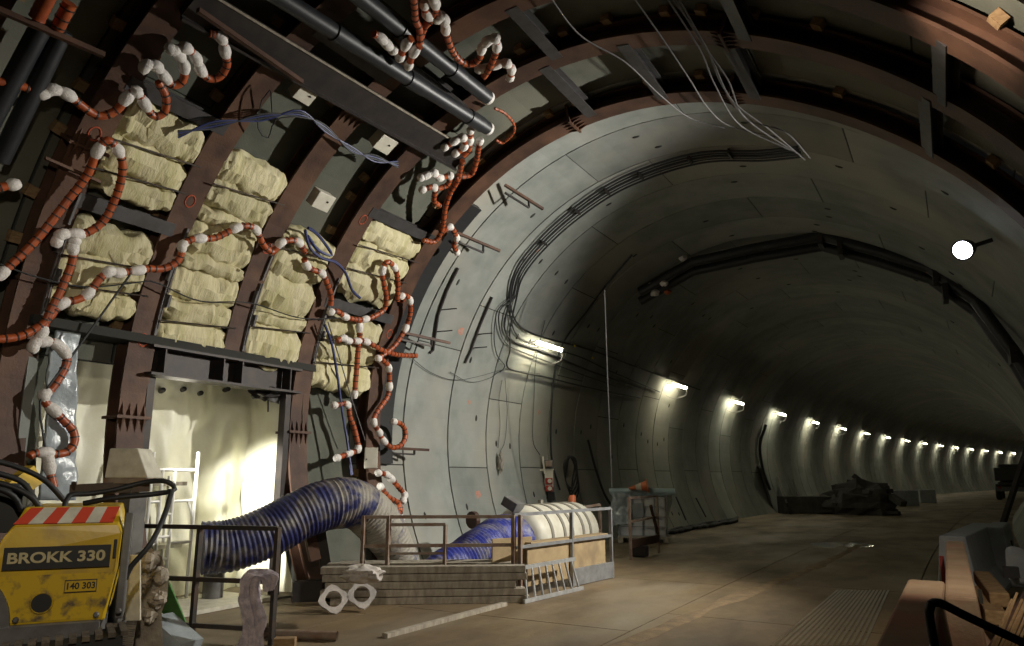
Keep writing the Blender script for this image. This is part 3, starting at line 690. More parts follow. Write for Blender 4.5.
cable([(588, 440), (596, 470), (605, 495), (615, 510)], .035, 'cable', 'thick dark cable running down behind the tank', r=4.80)

# ================================================================== TUBE LAMPS
def lamp(s, i, label):
    nl = 4.32; a = 153.5; t = thing('tube_lamp', label, 'lamp', TA(s, 4.6, a), 'wall tube lamps'); f4 = frame(s)
    n0 = -math.sqrt((R)**2-(4.5-ZC)**2); x = n0+.36; zz = 4.50; ln = .58
    obj('tube', MB().tube([f4 @ Vector((x, -ln, zz)), f4 @ Vector((x, ln, zz))], .035, 10), 'tube', t, True)
    obj('housing', MB().prism([(-.06, .04), (-.035, .065), (.035, .065), (.06, .04), (.05, .036), (-.05, .036)], (0, -ln-.04, 0), (0, ln+.04, 0), (1, 0, 0)).xf(f4 @ Matrix.Translation((x, 0, zz))), 'lamp_white', t)
    obj('bracket', MB().bar((n0+.02, -.35, zz+.08), (x, -.35, zz+.08), .025).bar((n0+.02, .35, zz+.08), (x, .35, zz+.08), .025).xf(f4), 'machine_grey', t)
    P, _ = spline([f4 @ Vector((x, ln, zz)), f4 @ Vector((x-.02, ln+.05, zz-.22)), f4 @ Vector((n0-.0, ln-.15, zz-.34)), f4 @ Vector((n0-.05, -.2, zz-.30))], .08)
    obj('cord', MB().tube(P, .010, 5), 'cable_pale', t)
LS = [14.864]+[23.672+6.648*i for i in range(17)]
nums = ['nearest', 'second', 'third', 'fourth', 'fifth', 'sixth', 'seventh', 'eighth', 'ninth', 'tenth', 'eleventh', 'twelfth', 'thirteenth', 'fourteenth', 'fifteenth', 'sixteenth', 'seventeenth', 'eighteenth']
for i, s in enumerate(LS): lamp(s, i, 'lit tube lamp on the tunnel wall, %s of the row' % nums[i])
# ---- flood lamp
t = thing('flood_lamp', 'dazzling flood lamp high on the right of the tunnel', 'lamp', FLOOD)
dr = (T(6.0, 1.0, 2.0)-FLOOD).normalized()
obj('lens', MB().lathe([(.0, 0), (.13, 0), (.13, .02), (0, .03)], FLOOD, dr, 20), 'flood_glass', t)
obj('casing', MB().lathe([(.06, -.2), (.12, -.16), (.155, -.005), (.155, .02), (.135, .02), (.135, -.004)], FLOOD, dr, 20), 'machine_black', t)
Q = inv(FLOOD); wallp = T(Q[0]+.1, Q[1]+.38, Q[2]+.12); obj('bracket', MB().bar(FLOOD-dr*.15, wallp, .05), 'dark_steel', t)

# ---- far pipe arch under the crown
SP = 17.5
t = thing('pipe_arch', 'dark pipe arch spanning under the far tunnel crown', 'pipe arch', on_s(820, 240, SP))
for off in (0, .5):
    P = [on_s(x, y, SP+off) for x, y in [(640, 292), (692, 262), (755, 248), (822, 236), (880, 252), (930, 268), (975, 300), (1014, 352), (1034, 385)]]
    P = [p+Vector((0, 0, off*-.5)) for p in P]
    for p, q in zip(P, P[1:]): obj('pipe_length', MB().tube([p, q], .12, 12), 'black_pipe', t, True)
for x, y in [(820, 236), (840, 246), (935, 272), (1012, 352), (945, 290)]:
    p = on_s(x, y, SP); obj('pipe_clamp', MB().box(p+Vector((0, .1, -.06)), (.10, .5, .34)), 'dark_steel', t)
for x, y in [(652, 284), (664, 283), (655, 293), (683, 258)]: obj('white_wrap', MB().blob(on_s(x, y, SP), (.11, .11, .08), .5, 3, 10, 8, seed=x), 'white_wrap', t, True)
for x, y in [(668, 292), (928, 270)]: obj('orange_sleeve', MB().blob(on_s(x, y, SP), (.09, .09, .06), .5, 3, 10, 8, seed=x), 'orange', t, True)

# ================================================================== YELLOW DEMOLITION MACHINE
D0 = 5.2
base = at(57, 560, D0); base.z = 0
ang = math.atan2(-(base-CAM).x, (base-CAM).y)
MM = Matrix.Translation(base) @ Matrix.Rotation(ang-.10, 4, 'Z')       # local x right, y away, z up
t = thing('demolition_machine', 'yellow demolition robot with tracks and lettered hood', 'machine', base)
z_h = lambda py: 1.6-(py-476.5)*D0/F/.98
def lx(px): return (px-62)*D0/F*1.03
# hood: front profile extruded backwards with sloping top
prof = [(-.40, .50), (-.40, 1.18), (-.30, 1.40), (.375, 1.40), (.425, 1.34), (.425, .95), (.36, .54), (.33, .50)]
hood = MB()
yo = {0: 0, 1: .0}
def front_y(z): return 0.0 if z < 1.20 else (z-1.20)*.55
fr = [(-.47, .60), (-.47, .92), (-.40, 1.05), (-.33, 1.20), (-.29, 1.27), (.37, 1.27), (.39, 1.20), (.385, .95), (.345, .68), (.335, .60)]
topf = [(-.285, 1.275, .04), (.365, 1.275, .04), (.335, 1.385, .13), (-.245, 1.385, .13)]
n = len(fr)
hood.add([(x, 0 if z < 1.26 else .035, z) for x, z in fr]+[(x, .95, z) for x, z in fr], [tuple(range(n-1, -1, -1)), tuple(range(n, 2*n))]+[(i, (i+1) % n, n+(i+1) % n, n+i) for i in range(n)])
hood.xf(MM); obj('hood', hood, 'yellow', t, bevel=.018)
tp = MB().add([(x, y, z) for x, z, y in [(-.29, 1.26, .03), (.372, 1.26, .03), (.342, 1.385, .15), (-.25, 1.385, .15), (-.29, 1.26, .95), (.372, 1.26, .95), (.342, 1.385, .95), (-.25, 1.385, .95)]],
              [(0, 1, 2, 3), (4, 7, 6, 5), (3, 2, 6, 7), (0, 3, 7, 4), (1, 5, 6, 2), (0, 4, 5, 1)]).xf(MM)
obj('hood_top', tp, 'yellow', t, bevel=.012)
def quad_on_top(u0, u1, sh=.06):
    def P(u, v): 
        xb = -.27+.62*u; x = xb*(1-v)+(-.235+.56*u)*v; return Vector((x+sh*(v-.5), .03+.12*v-.012, 1.26+.125*v+.006))
    q = [P(u0, .08), P(u1, .08), P(u1, .92), P(u0, .92)]; d = Vector((0, .006, -.006))
    return MB().add(q+[p+d for p in q], [(0, 1, 2, 3), (4, 7, 6, 5), (0, 4, 5, 1), (1, 5, 6, 2), (2, 6, 7, 3), (3, 7, 4, 0)]).xf(MM)
for i in range(7): obj('warning_stripe', quad_on_top(i/7, (i+1)/7), 'tape_red' if i % 2 == 0 else 'tape_white', t)
pl = MB().box((.005, -.012, 1.045), (.65, .012, .15)).xf(MM); obj('name_plate', pl, 'machine_black', t)
TM = lambda x, z, y=-.02: MM @ Matrix.Translation((x, y, z)) @ Matrix.Rotation(rad(90), 4, 'X')
text('BROKK 330', .098, 'lettering', 'letter', t, TM(.0, 1.045), .003, 1.20)
for i, xx in enumerate((-.262, -.055)): pass
lp = obj('number_plate', MB().box((.165, -.012, .845), (.20, .01, .085)).xf(MM), 'machine_black', t)
obj('plate_face', MB().box((.165, -.018, .845), (.19, .006, .072)).xf(MM), 'yellow', lp)
text('140 303', .06, 'number', 'machine_black', lp, TM(.165, .845, -.022), .001, .95)
hl = obj('port_recess', MB().lathe([(0, 0), (.055, 0), (.062, .012), (0, .012)], (-.06, -.008, .745), (0, -1, 0), 20).xf(MM), 'machine_black', t)
obj('port_ring', MB().tube([(-.06+.066*math.cos(k*math.pi/12), -.012, .745+.066*math.sin(k*math.pi/12)) for k in range(25)], .008, 6).xf(MM), 'yellow_dirty', hl)
obj('vent_slot', MB().box((.355, -.006, 1.09), (.022, .012, .13)).xf(MM), 'machine_black', t, bevel=.004)
obj('dirty_panel', MB().add([(x, -.006, z) for x, z in [(-.29, .625), (.31, .625), (.335, .70), (.372, .93), (-.40, .93), (-.42, .80)]], [(5, 4, 3, 2, 1, 0)]).xf(MM), 'yellow_dirty', t)
wing = MB(); cpts = [(-.52, .60), (-.23, .60)]+[(-.52+.29*math.cos(rad(a)), .60+.36*math.sin(rad(a))) for a in range(10, 91, 10)]
wing.add([(x, -.04, z) for x, z in cpts]+[(x, .02, z) for x, z in cpts], [tuple(range(len(cpts)-1, -1, -1)), tuple(range(len(cpts), 2*len(cpts)))]+[(i, (i+1) % len(cpts), len(cpts)+(i+1) % len(cpts), len(cpts)+i) for i in range(len(cpts))])
obj('corner_guard', wing.xf(MM), 'machine_grey', t)
sp = [(.02, .60), (.40, .60), (.45, .66), (.40, 1.05), (.25, 1.30), (.05, 1.34)]
sg = MB().add([(.395+.0*z, y, z) for y, z in sp]+[(.45, y, z) for y, z in sp], [tuple(range(5, -1, -1)), tuple(range(6, 12)), ]+[(i, (i+1) % 6, 6+(i+1) % 6, 6+i) for i in range(6)])
obj('side_guard', sg.xf(MM), 'machine_grey', t, bevel=.01)
for x, z in [(-.20, .645), (.28, .645), (-.42, .65), (.42, .66)]: obj('bolt', MB().lathe([(.02, 0), (.02, .015), (.012, .022)], (x, -.01, z), (0, -1, 0), 8).xf(MM), 'machine_grey', t)
obj('chassis', MB().box((0, .55, .50), (.62, 1.3, .22)).box((.08, -.02, .575), (.2, .1, .06)).xf(MM), 'machine_grey', t)
for sx in (-1, 1):
    cxx = .36*sx+.02
    ring = []
    for a in range(0, 360, 15):
        c_, s_ = math.cos(rad(a)), math.sin(rad(a)); ring.append((math.copysign(.55, c_)+.19*c_+.55 if abs(c_) > 1e-6 else .55, .20+.19*s_))
    g = MB(); m_ = len(ring); g.add([(cxx-.14, y, z) for y, z in ring]+[(cxx+.14, y, z) for y, z in ring], [(i, (i+1) % m_, m_+(i+1) % m_, m_+i) for i in range(m_)]+[tuple(range(m_-1, -1, -1)), tuple(range(m_, 2*m_))])
    tr = obj('track', g.xf(MM), 'machine_black', t)
    L = []
    for y in [.0+.075*i for i in range(16)]: L += [((cxx, y, .40), 0), ((cxx, y, .012), 0)]
    for a in range(-75, 90, 25): L += [((cxx, -.0-.19*math.cos(rad(a)), .20+.19*math.sin(rad(a))), a), ((cxx, 1.1+.19*math.cos(rad(a)), .20+.19*math.sin(rad(a))), -a)]
    shoe = MB()
    for c_, a in L: shoe.box(c_, (.30, .05, .03), Matrix.Rotation(rad(90-abs(a)) if a else 0, 3, 'X'))
    obj('track_shoes', shoe.xf(MM), 'track', tr, kind='stuff')
# outrigger track visible low in front (a broad track plate)
ot = obj('track_frame', MB().bar((-.75, -.22, .34), (.46, -.10, .42), .34, .24).xf(MM), 'machine_black', t)
g = MB()
for i in range(17):
    f = i/16; p = Vector((-.75, -.22, .475)).lerp(Vector((.46, -.10, .555)), f); g.box(p, (.045, .40, .03), Matrix.Rotation(.1, 3, 'Z'))
obj('track_shoes', g.xf(MM), 'track', ot, kind='stuff')
# arm base and hoses behind the hood
obj('arm_base', MB().box((-.42, .55, 1.35), (.25, .5, .30)).lathe([(.16, 0), (.16, .25)], (-.45, .5, 1.3), (0, 0, 1), 16).xf(MM), 'machine_black', t)
obj('arm_link', MB().bar((-.62, .45, 1.30), (-.30, .75, 1.62), .10, .16).xf(MM), 'yellow', t)
for i, P in enumerate([[(-.62, .2, 1.66), (-.45, .25, 1.62), (-.30, .3, 1.55), (-.2, .3, 1.40)], [(-.62, .2, 1.58), (-.42, .2, 1.55), (-.25, .2, 1.47), (-.16, .25, 1.36)], [(-.62, .1, 1.48), (-.45, .1, 1.52), (-.33, .15, 1.46), (-.28, .2, 1.36)], [(-.62, .3, 1.74), (-.4, .4, 1.68), (-.2, .45, 1.58), (-.05, .5, 1.42)],
                        [(-.02, .25, 1.36), (.0, .3, 1.46), (.12, .35, 1.47), (.3, .35, 1.50), (.52, .35, 1.56), (.66, .3, 1.56), (.72, .3, 1.50), (.6, .25, 1.47), (.3, .25, 1.44), (.1, .3, 1.40)], [(.70, .25, 1.5), (.66, .2, 1.3), (.58, .1, 1.1), (.47, .1, .95), (.44, .1, .86)]]):
    S, _ = spline([MM @ Vector(p) for p in P], .04); obj('hydraulic_hose', MB().tube(S, .02, 8), 'black_rubber', t, True)
S, _ = spline([MM @ Vector(p) for p in [(-.58, .4, 1.60), (-.47, .42, 1.56), (-.40, .44, 1.45)]], .015)
obj('yellow_hose_guard', MB().tube(S, [.026*(1+.25*math.cos(i*1.6)) for i in range(len(S))], 8), 'yellow', t, True)
# steel crossbar and pale block behind the machine
obj('cross_bar', MB().bar(at(70, 490, 6.2), at(150, 486, 6.4), .05, .09).bar(at(74, 490, 6.2), at(74, 482, 6.2), .03), 'rail_dark', t)
P0 = [at(104, 478, 6.3), at(148, 478, 6.3)]
blk = MB(); v0 = (P0[1]-P0[0]); vn = Vector((-v0.y, v0.x, 0)).normalized()*-1
if vn.dot(FW) < 0: vn = -vn
zb = P0[0].z; H_ = .25
q = [P0[0], P0[1], P0[1]+vn*.3, P0[0]+vn*.3, P0[0]+Vector((0, 0, H_))+v0*.05, P0[1]-v0*.30+Vector((0, 0, H_)), P0[1]-v0*.30+vn*.25+Vector((0, 0, H_)), P0[0]+v0*.05+vn*.25+Vector((0, 0, H_))]
bt = thing('control_box', 'beige tapered cover standing behind the yellow machine', 'cover', P0[0])
obj('cover', MB().add(q, [(0, 3, 2, 1), (4, 5, 6, 7), (0, 1, 5, 4), (1, 2, 6, 5), (2, 3, 7, 6), (3, 0, 4, 7)]), 'tape_white', bt, bevel=.012)
obj('rust_tray', MB().add([p+Vector((0, 0, -.045)) for p in q[:4]]+[p+Vector((0, 0, -.002)) for p in q[:4]], [(0, 3, 2, 1), (4, 5, 6, 7), (0, 1, 5, 4), (1, 2, 6, 5), (2, 3, 7, 6), (3, 0, 4, 7)]), 'rail_rust', bt)
pm = (q[0]+q[2])/2; obj('pedestal', MB().box(Vector((pm.x, pm.y, (zb-.045)/2)), (.16, .16, zb-.05)), 'machine_grey', bt)

# ---- grey plastic wrapped panel left of the passage
pts = [cyl(52, 330, 4.66), cyl(78, 322, 4.66), cyl(72, 500, 4.62), cyl(38, 500, 4.62)]
def fnp(u, v):
    p = pts[0].lerp(pts[1], u).lerp(pts[3].lerp(pts[2], u), v); return p+Vector((.05*noise.noise(p*5), .05*noise.noise(p*5+Vector((3, 3, 3))), 0))
obj('wrapped_panel', MB().grid(fnp, 14, 24), 'foil', smooth=True, label='grey panel wrapped in crinkled plastic right of the nearest rib', cat='panel').modifiers.new('thick', 'SOLIDIFY').thickness = .04

# ================================================================== SCAFFOLD in the passage
SCN = -5.15
def sp_(x, y): return on_n(x, y, SCN)
a, b = sp_(152, 470), sp_(197, 470); a2 = Vector((a.x, a.y, 0)); b2 = Vector((b.x, b.y, 0)); dx = (b2-a2)
t = thing('scaffold_frame', 'white aluminium scaffold frame inside the lit passage', 'scaffold', a2)
zt = sp_(152, 452).z
def ft(f, z, d=0.0): return a2+dx*f+Vector((-d, 0, z))
for f, h in ((0, zt), (.23, zt-.22), (.50, zt-.22), (1, zt+.02)): obj('upright', MB().tube([ft(f, 0), ft(f, h)], .024, 8), 'scaffold', t, True)
for z in (zt-.22,): obj('rung', MB().tube([ft(0, z), ft(1, z)], .022, 8), 'scaffold', t, True)
for i in range(5): obj('rung', MB().tube([ft(.23, zt-.5-.28*i), ft(.5, zt-.5-.28*i)], .02, 8), 'scaffold', t, True)
for z in (zt-.62, zt-1.15): obj('rung', MB().tube([ft(.5, z), ft(1, z)], .02, 8), 'scaffold', t, True); obj('rung', MB().tube([ft(0, z), ft(.23, z)], .02, 8), 'scaffold', t, True)
obj('brace', MB().tube([ft(.85, zt-.62), ft(1, zt-.85)], .018, 8), 'scaffold', t, True)
for f in (.12, .85): obj('upright', MB().tube([ft(f, 0, .42), ft(f, zt-.3, .42)], .022, 8), 'scaffold', t, True)
obj('deck', MB().box(ft(.5, zt-.40, .3), (.35, dx.length*.9, .05)), 'plank', t); obj('deck', MB().box(ft(.5, zt-1.2, .3), (.35, dx.length*.9, .05)), 'tape_white', t)

# stub pipe
P = flr(212, 602); t = thing('stub_pipe', 'short flanged steel pipe stub standing under the blue duct', 'pipe', P)
obj('stub', MB().lathe([(.13, 0), (.13, .40)], P, (0, 0, 1), 20), 'machine_grey', t, True); obj('flange', MB().lathe([(.18, .40), (.18, .43)], P, (0, 0, 1), 20), 'rail_dark', t)
for a in range(0, 360, 60): obj('bolt', MB().lathe([(.015, .38), (.015, .50)], P+Vector((.155*math.cos(rad(a)), .155*math.sin(rad(a)), 0)), (0, 0, 1), 6), 'rail_dark', t)

# ================================================================== VENTILATION DUCTS AND FAN
def duct(P, rads, label, parts):
    S, idx = spline(P, .015); n = len(S); t = thing('ventilation_duct', label, 'duct', S[0]); L = 0; rs = []
    for i, p in enumerate(S):
        if i: L += (p-S[i-1]).length
        f = i/(n-1)*(len(rads)-1); k = min(int(f), len(rads)-2); r = rads[k]+(rads[k+1]-rads[k])*(f-k)
        rs.append(r*(1+.028*math.cos(L*2*math.pi/.060))+.012*noise.noise(p*3))
    for nm, m, f0, f1 in parts:
        i0, i1 = int(f0*(n-1)), int(f1*(n-1))
        obj(nm, MB().tube(S[i0:i1+1], rs[i0:i1+1], 28, caps=(f0 == 0 or f1 == 1)), m, t, True)
duct([on_n(202, 548, -4.30), on_n(232, 545, -4.12), on_n(268, 532, -3.92), on_n(300, 515, -3.75), on_n(330, 504, -3.6), on_n(357, 505, -3.5), on_n(380, 525, -3.40), on_n(397, 553, -3.32), on_n(414, 588, -3.25)],
     [.31, .32, .32, .32, .33, .33, .30, .24, .17], 'blue flexible ventilation duct with dusty bend in front of the passage', [('blue_section', 'duct_blue', 0, .45), ('faded_section', 'duct_mid', .45, .6), ('dusty_section', 'duct_dusty', .6, 1)])
FN = -2.75
fa = on_n(515, 532, FN); fa.z = .56; s_f, n_f, _ = inv(fa)
duct([on_n(418, 590, -3.05), on_n(440, 570, -2.9), on_n(463, 560, -2.8), on_n(482, 548, -2.75), T(s_f-.45, FN, .62), T(s_f, FN, .56)], [.18, .26, .31, .33, .36, .38], 'bright blue flexible duct feeding the white fan', [('blue_section', 'duct_bright', 0, 1)])
t = thing('fan', 'white cylindrical fan with straps lying behind the plywood', 'fan', T(s_f+1, FN, 0))
ax = (T(s_f+2, FN, 0)-T(s_f, FN, 0)).normalized()
LN = 2.3
obj('casing', MB().lathe([(.42, 0), (.50, .08), (.54, .2), (.54, LN-.15), (.50, LN), (.42, LN+.02)], T(s_f, FN, .58), ax, 36), 'fan_white', t, True)
for h in (.3, .75, 1.05, 1.5, 1.8): obj('strap', MB().lathe([(.54, h), (.555, h+.005), (.555, h+.085), (.54, h+.09)], T(s_f, FN, .58), ax, 36), 'fan_strap', t, True)
for h in (.5, 1.9): obj('cradle', MB().box(T(s_f+h, FN, .06), (.8, .12, .12)), 'plank', t)
obj('terminal_box', MB().box(on_n(513, 504, FN), (.28, .3, .16), Matrix.Rotation(.5, 3, 'Y')), 'machine_grey', t, bevel=.01)
obj('lifting_lug', MB().box(T(s_f+.9, FN, 1.15), (.06, .1, .08)), 'fan_strap', t)

# ================================================================== RAILINGS
def railing(label, posts, rails, m, r=.025, name='railing', zt=1.1, extra=None):
    t = thing(name, label, 'railing', posts[0])
    for p in posts: p = Vector(p); obj('post', MB().bar((p.x, p.y, 0), (p.x, p.y, zt), r*1.9), m, t)
    for a, b in rails: obj('rail', MB().bar(a, b, r*1.7), m, t)
    return t
def Z(p, z): return Vector((p.x, p.y, z))
pA, pB = flr(191, 640), flr(271, 645); dl = (pB-pA); p0 = pA-dl*1.0
railing('dark railing beside the yellow machine with a cloth on it', [p0, pA, pB], [(Z(p0, 1.09), Z(pB, 1.09)), (Z(p0, .58), Z(pB, .58)), (Z(p0, .14), Z(pB, .14))], 'rail_dark')
pl0, p1, p2, p3 = flr(360, 603), flr(386, 602), flr(444, 600), flr(512, 597); p4, p5 = flr(568, 586), flr(612, 578)
q0, q1 = flr(322, 606), flr(531, 603); dd = (q1-q0).normalized(); dn = Vector((-dd.y, dd.x, 0))
def off_line(p): return p+dn*(.27-(p-q0).dot(dn))
pl0, p1, p2, p3 = [off_line(p) for p in (pl0, p1, p2, p3)]; p4 = p3.lerp(p5, .55)
t = railing('rusty railing behind the plank stack', [pl0, p1, p3, p3+(p3-p1).normalized()*.09], [(Z(pl0, 1.07), Z(p3, 1.07)), (Z(pl0, .70), Z(p3, .70))], 'rail_rust', zt=1.09)
obj('gate_frame', MB().bar(Z(p1, .97), Z(p2, .97), .04).bar(Z(p2, .97), Z(p2, .45), .04).bar(Z(p1, .6), Z(p2, .6), .03), 'rail_rust', t)
t = railing('zinc railing in front of the fan with plywood behind', [p4, p5], [(Z(p3, 1.09), Z(p5, 1.09)), (Z(p3, .66), Z(p5, .66))], 'rail_zinc', zt=1.09)
obj('kick_plate', MB().bar(Z(p4, .13), Z(p5+(p5-p4)*.03, .13), .05, .24), 'rail_zinc', t)
# rear railing by the tank
r1, r2 = flr(579, 562), flr(601, 559)
t = railing('small rusty railing between the fan and the tank', [r1, r2], [(Z(r1, 1.0), Z(r2, 1.05)), (Z(r1, .55), Z(r2, .55))], 'rail_rust', zt=1.05)
g1, g2 = flr(631, 560), flr(659, 553)
t = railing('rusty gate frame in front of the caged tank', [g1, g2], [(Z(g1, 1.18), Z(g2, 1.18)), (Z(g1, .72), Z(g2, .75))], 'rail_rust', zt=1.2)
obj('kick_plate', MB().bar(Z(g1, .30), Z(g2, .30), .04, .16), 'rust', t); obj('brace', MB().bar(Z(g1.lerp(g2, .75), 1.0), Z(g2, .35), .05), 'rust', t)

# cloth hanging on the front railing
def drape(P, rr, amp, seed, n=40):
    S, _ = spline(P, .03); mb = MB()
    def fn(u, v):
        i = min(len(S)-1, int(u*(len(S)-1))); p = S[i]; a = v*2*math.pi
        f = u*(len(rr)-1); k = min(int(f), len(rr)-2); r = rr[k]+(rr[k+1]-rr[k])*(f-k)
        q = Vector((math.cos(a)*2.6, math.sin(a)*2.6, u*1.6+seed)); r *= 1+amp*noise.noise(q)+amp*.8*noise.noise(Vector((q.x*1.9, q.y*1.9, u*2.2+seed)))+.25*noise.noise(Vector((q.x, q.y, u*9)))
        return p+RT*(math.cos(a)*r)+Vector((-.3, .5, .0))*(math.sin(a)*r*.6)+Vector((0, 0, math.sin(a)*r*.25))
    return mb.grid(fn, len(S)*2, n)
dq = 6.95
obj('cloth', drape([at(268, 590, dq), at(270, 576, dq), at(258, 572, dq), at(250, 580, dq), at(249, 596, dq), at(254, 620, dq), at(250, 648, dq), at(251, 668, dq)], [.04, .09, .09, .09, .085, .07, .10, .13], .75, 3), 'cloth', smooth=True, label='mauve rumpled cloth knotted over the dark railing', cat='cloth')

# ================================================================== PLANK STACK, LADDER, PLYWOOD
q0, q1 = flr(322, 606), flr(531, 603); dd = (q1-q0).normalized(); dn = Vector((-dd.y, dd.x, 0))
for L in range(5):
    for j in range(3):
        off = random.uniform(-.20, .06); w_ = .21; z = .045+.094*L
        e0 = q0+dd*random.uniform(-.05, .12); e1 = q1+dd*(off-.03*L)
        c = dn*(.085, .47, .70)[j]; w_ = (.165, .21, .21)[j]
        obj('plank', MB().bar(Z(e0+c, z), Z(e1+c, z), w_, .086), 'plank', label='weathered timber plank, %s layer of the stack, %s row' % (['bottom', 'second', 'middle', 'fourth', 'top'][L], ['front', 'middle', 'back'][j]), cat='plank', group='stacked planks', bevel=.006)
# ladder
l0, l1 = flr(524, 604), flr(583, 590); up_ = Vector((0, 0, .40))+dn*.14
t = thing('ladder', 'short aluminium ladder lying on its side by the planks', 'ladder', l0)
u0, u1 = Z(l0, .03), Z(l1, .03); w0, w1 = u0+up_-(l1-l0)*.02, u1+up_-(l1-l0)*.12
obj('stile', MB().bar(u0, u1, .03, .05), 'aluminium', t); obj('stile', MB().bar(w0, w1, .03, .05), 'aluminium', t)
for i in range(8): f = (i+.4)/8; obj('rung', MB().tube([u0.lerp(u1, f), w0.lerp(w1, f)], .016, 8), 'aluminium', t, True)
# plywood boards
def board(x0, x1, z0, z1, nn, label, th=.02, sk=0):
    a, b = on_n(x0, 560, nn), on_n(x1, 560, nn+sk)
    obj('plywood_board', MB().bar(Z(a, (z0+z1)/2), Z(b, (z0+z1)/2), th, z1-z0), 'plywood', label=label, cat='board', bevel=.003)
pbd = dn*.14
a, b = p3+pbd-dd*.28, p3+pbd+(p5-p3)*.12; 
obj('plywood_board', MB().bar(Z(a, .47), Z(b+(p5-p3)*.05, .47), .02, .60), 'plywood', label='light plywood board at the end of the blue duct', cat='board', bevel=.003)
a, b = p3+(p5-p3)*.12+dn*.06, p3+(p5-p3)*.93+dn*.06
obj('plywood_board', MB().bar(Z(a, .40), Z(b, .40), .02, .56), 'plywood', label='long plywood board leaning behind the zinc railing', cat='board', bevel=.003)
obj('plywood_board', MB().bar(Z(a+dn*.10, .69), Z(b+dn*.10, .69), .18, .02), 'plywood', label='narrow plywood strip topping the board before the fan', cat='board', bevel=.003)
# white cloth and cut foam on plank end
obj('cloth', MB().blob(flr(364, 574, .53), (.24, .22, .09), .38, 2.6, 34, 22, seed=4), 'cloth_white', smooth=True, label='crumpled off-white sheet on the left end of the planks', cat='cloth')
t = thing('foam_offcut', 'grey cut-out panel with round holes leaning on the planks', 'offcut', flr(347, 613))
pc = flr(347, 612)
g = MB(); hol = []
for k, xx in enumerate((-.17, .17)):
    for i in range(16):
        a0, a1 = rad(i*22.5), rad((i+1)*22.5)
        def pr(a, r): return (xx+r*math.cos(a), r*math.sin(a))
        so = lambda a: .165+.02*math.cos(4*a)
        c4 = [pr(a0, .10), pr(a1, .10), pr(a1, so(a1)), pr(a0, so(a0))]
        g.add([(x, -.02, z) for x, z in c4]+[(x, .02, z) for x, z in c4], [(0, 3, 2, 1), (4, 5, 6, 7), (0, 1, 5, 4), (1, 2, 6, 5), (2, 3, 7, 6), (3, 0, 4, 7)])
g.xf(Matrix.Translation(pc+Vector((0, 0, .17))) @ Matrix.Rotation(YAW+.35, 4, 'Z') @ Matrix.Rotation(-.55, 4, 'X') @ Matrix.Rotation(-.12, 4, 'Y')); obj('panel', g, 'cloth_white', t)
# steel tube on the ground
e0, e1 = flr(278, 634, .05), flr(337, 636, .05)
t = thing('ground_pipe', 'rusty steel tube lying on the ground before the railing', 'pipe', e0)
obj('tube_wall', MB().tube([e0-(e1-e0)*.4, e1], .045, 16, False).tube([e0-(e1-e0)*.4, e1], .036, 16, False), 'rail_rust', t, True)
gv = MB()
for i in range(15):
    a, b = flr(772+6.5*i, 646, .004), flr(838+3.6*i, 590, .004); gv.bar(a, b, .03, .006)
obj('grooved_patch', gv, 'wet_ridge', label='wet grooved patch of roadway at the lower right centre', cat='roadway patch', kind='stuff')
# leaning posts by the far jamb
for (x0, y0, x1, y1, m, lab) in [(315, 560, 303, 505, 'rust', 'rusty profile leaning under the dusty duct'), (327, 575, 318, 520, 'dark_steel', 'dark profile leaning under the dusty duct')]:
    a = on_n(x0, y0, -3.9); a.z = max(a.z, .03); b = on_n(x1, y1, -4.0); obj('steel_profile', MB().bar(a, b, .12, .14), m, label=lab, cat='profile')
obj('timber_block', MB().box(flr(350, 556, .25), (.5, .3, .5)), 'dark_steel', label='dark block under the dusty duct', cat='block', bevel=.02)
obj('kerb_block', MB().bar(flr(292, 592, .12), flr(330, 590, .12), .2, .26), 'dark_steel', label='dark low kerb block at the foot of the passage', cat='kerb')
obj('floor_panel', MB().box(T(6.6, -4.7, .03), (1.0, 1.6, .05)), 'tape_white', label='pale sheet laid flat on the passage floor', cat='sheet')

# rubble slab and green sheets by the machine
dr_ = 6.35
t = thing('concrete_slab', 'broken concrete slab standing on edge by the machine', 'slab', Z(at(148, 600, dr_), 0))
def slabpt(x, y, d): p = at(x, y, d); return p
out = [(140, 668), (136, 625), (143, 590), (140, 566), (143, 553), (152, 548), (163, 556), (170, 582), (168, 600), (163, 612), (165, 668)]
mb = MB(); n = len(out); fa_ = [slabpt(x, y, dr_) for x, y in out]; fb_ = [p+Vector((-.45, -.10, 0)) for p in fa_]
mb.add(fa_+fb_, [tuple(range(n)), tuple(range(2*n-1, n-1, -1))]+[(i, n+i, n+(i+1) % n, (i+1) % n) for i in range(n)])
obj('slab', mb, 'rubble', t, bevel=.02)
for (x, y, r_) in [(150, 560, .08), (160, 575, .07), (146, 580, .06), (158, 598, .07), (150, 615, .06)]: obj('rubble_lump', MB().blob(slabpt(x, y, dr_-.03), (r_, r_, r_*.9), .7, 2.5, 12, 8, seed=x), 'rubble', t)
for i in range(4):
    a, b = Z(flr(184-5*i, 625), .02), at(157-4*i, 560, 7.3); obj('green_board', MB().bar(a, b, .05, .02), 'green', label='green plastic strip leaning behind the concrete slab, %s' % ['rightmost', 'second from the right', 'third from the right', 'leftmost'][i], cat='strip', group='green strips')
for i in range(3):
    a, b = at(128+5*i, 620, 6.0), at(130+4*i, 555, 6.0); obj('pale_board', MB().bar(a, b, .04, .02), 'tape_white', label='pale batten beside the machine guard, %s' % ['left', 'middle', 'right'][i], cat='batten', group='pale battens')
obj('debris_sheet', MB().box(at(172, 640, 6.9), (.5, .25, .25), Matrix.Rotation(.4, 3, 'Y')), 'foil', label='grey plastic heap at the foot of the slab', cat='heap')
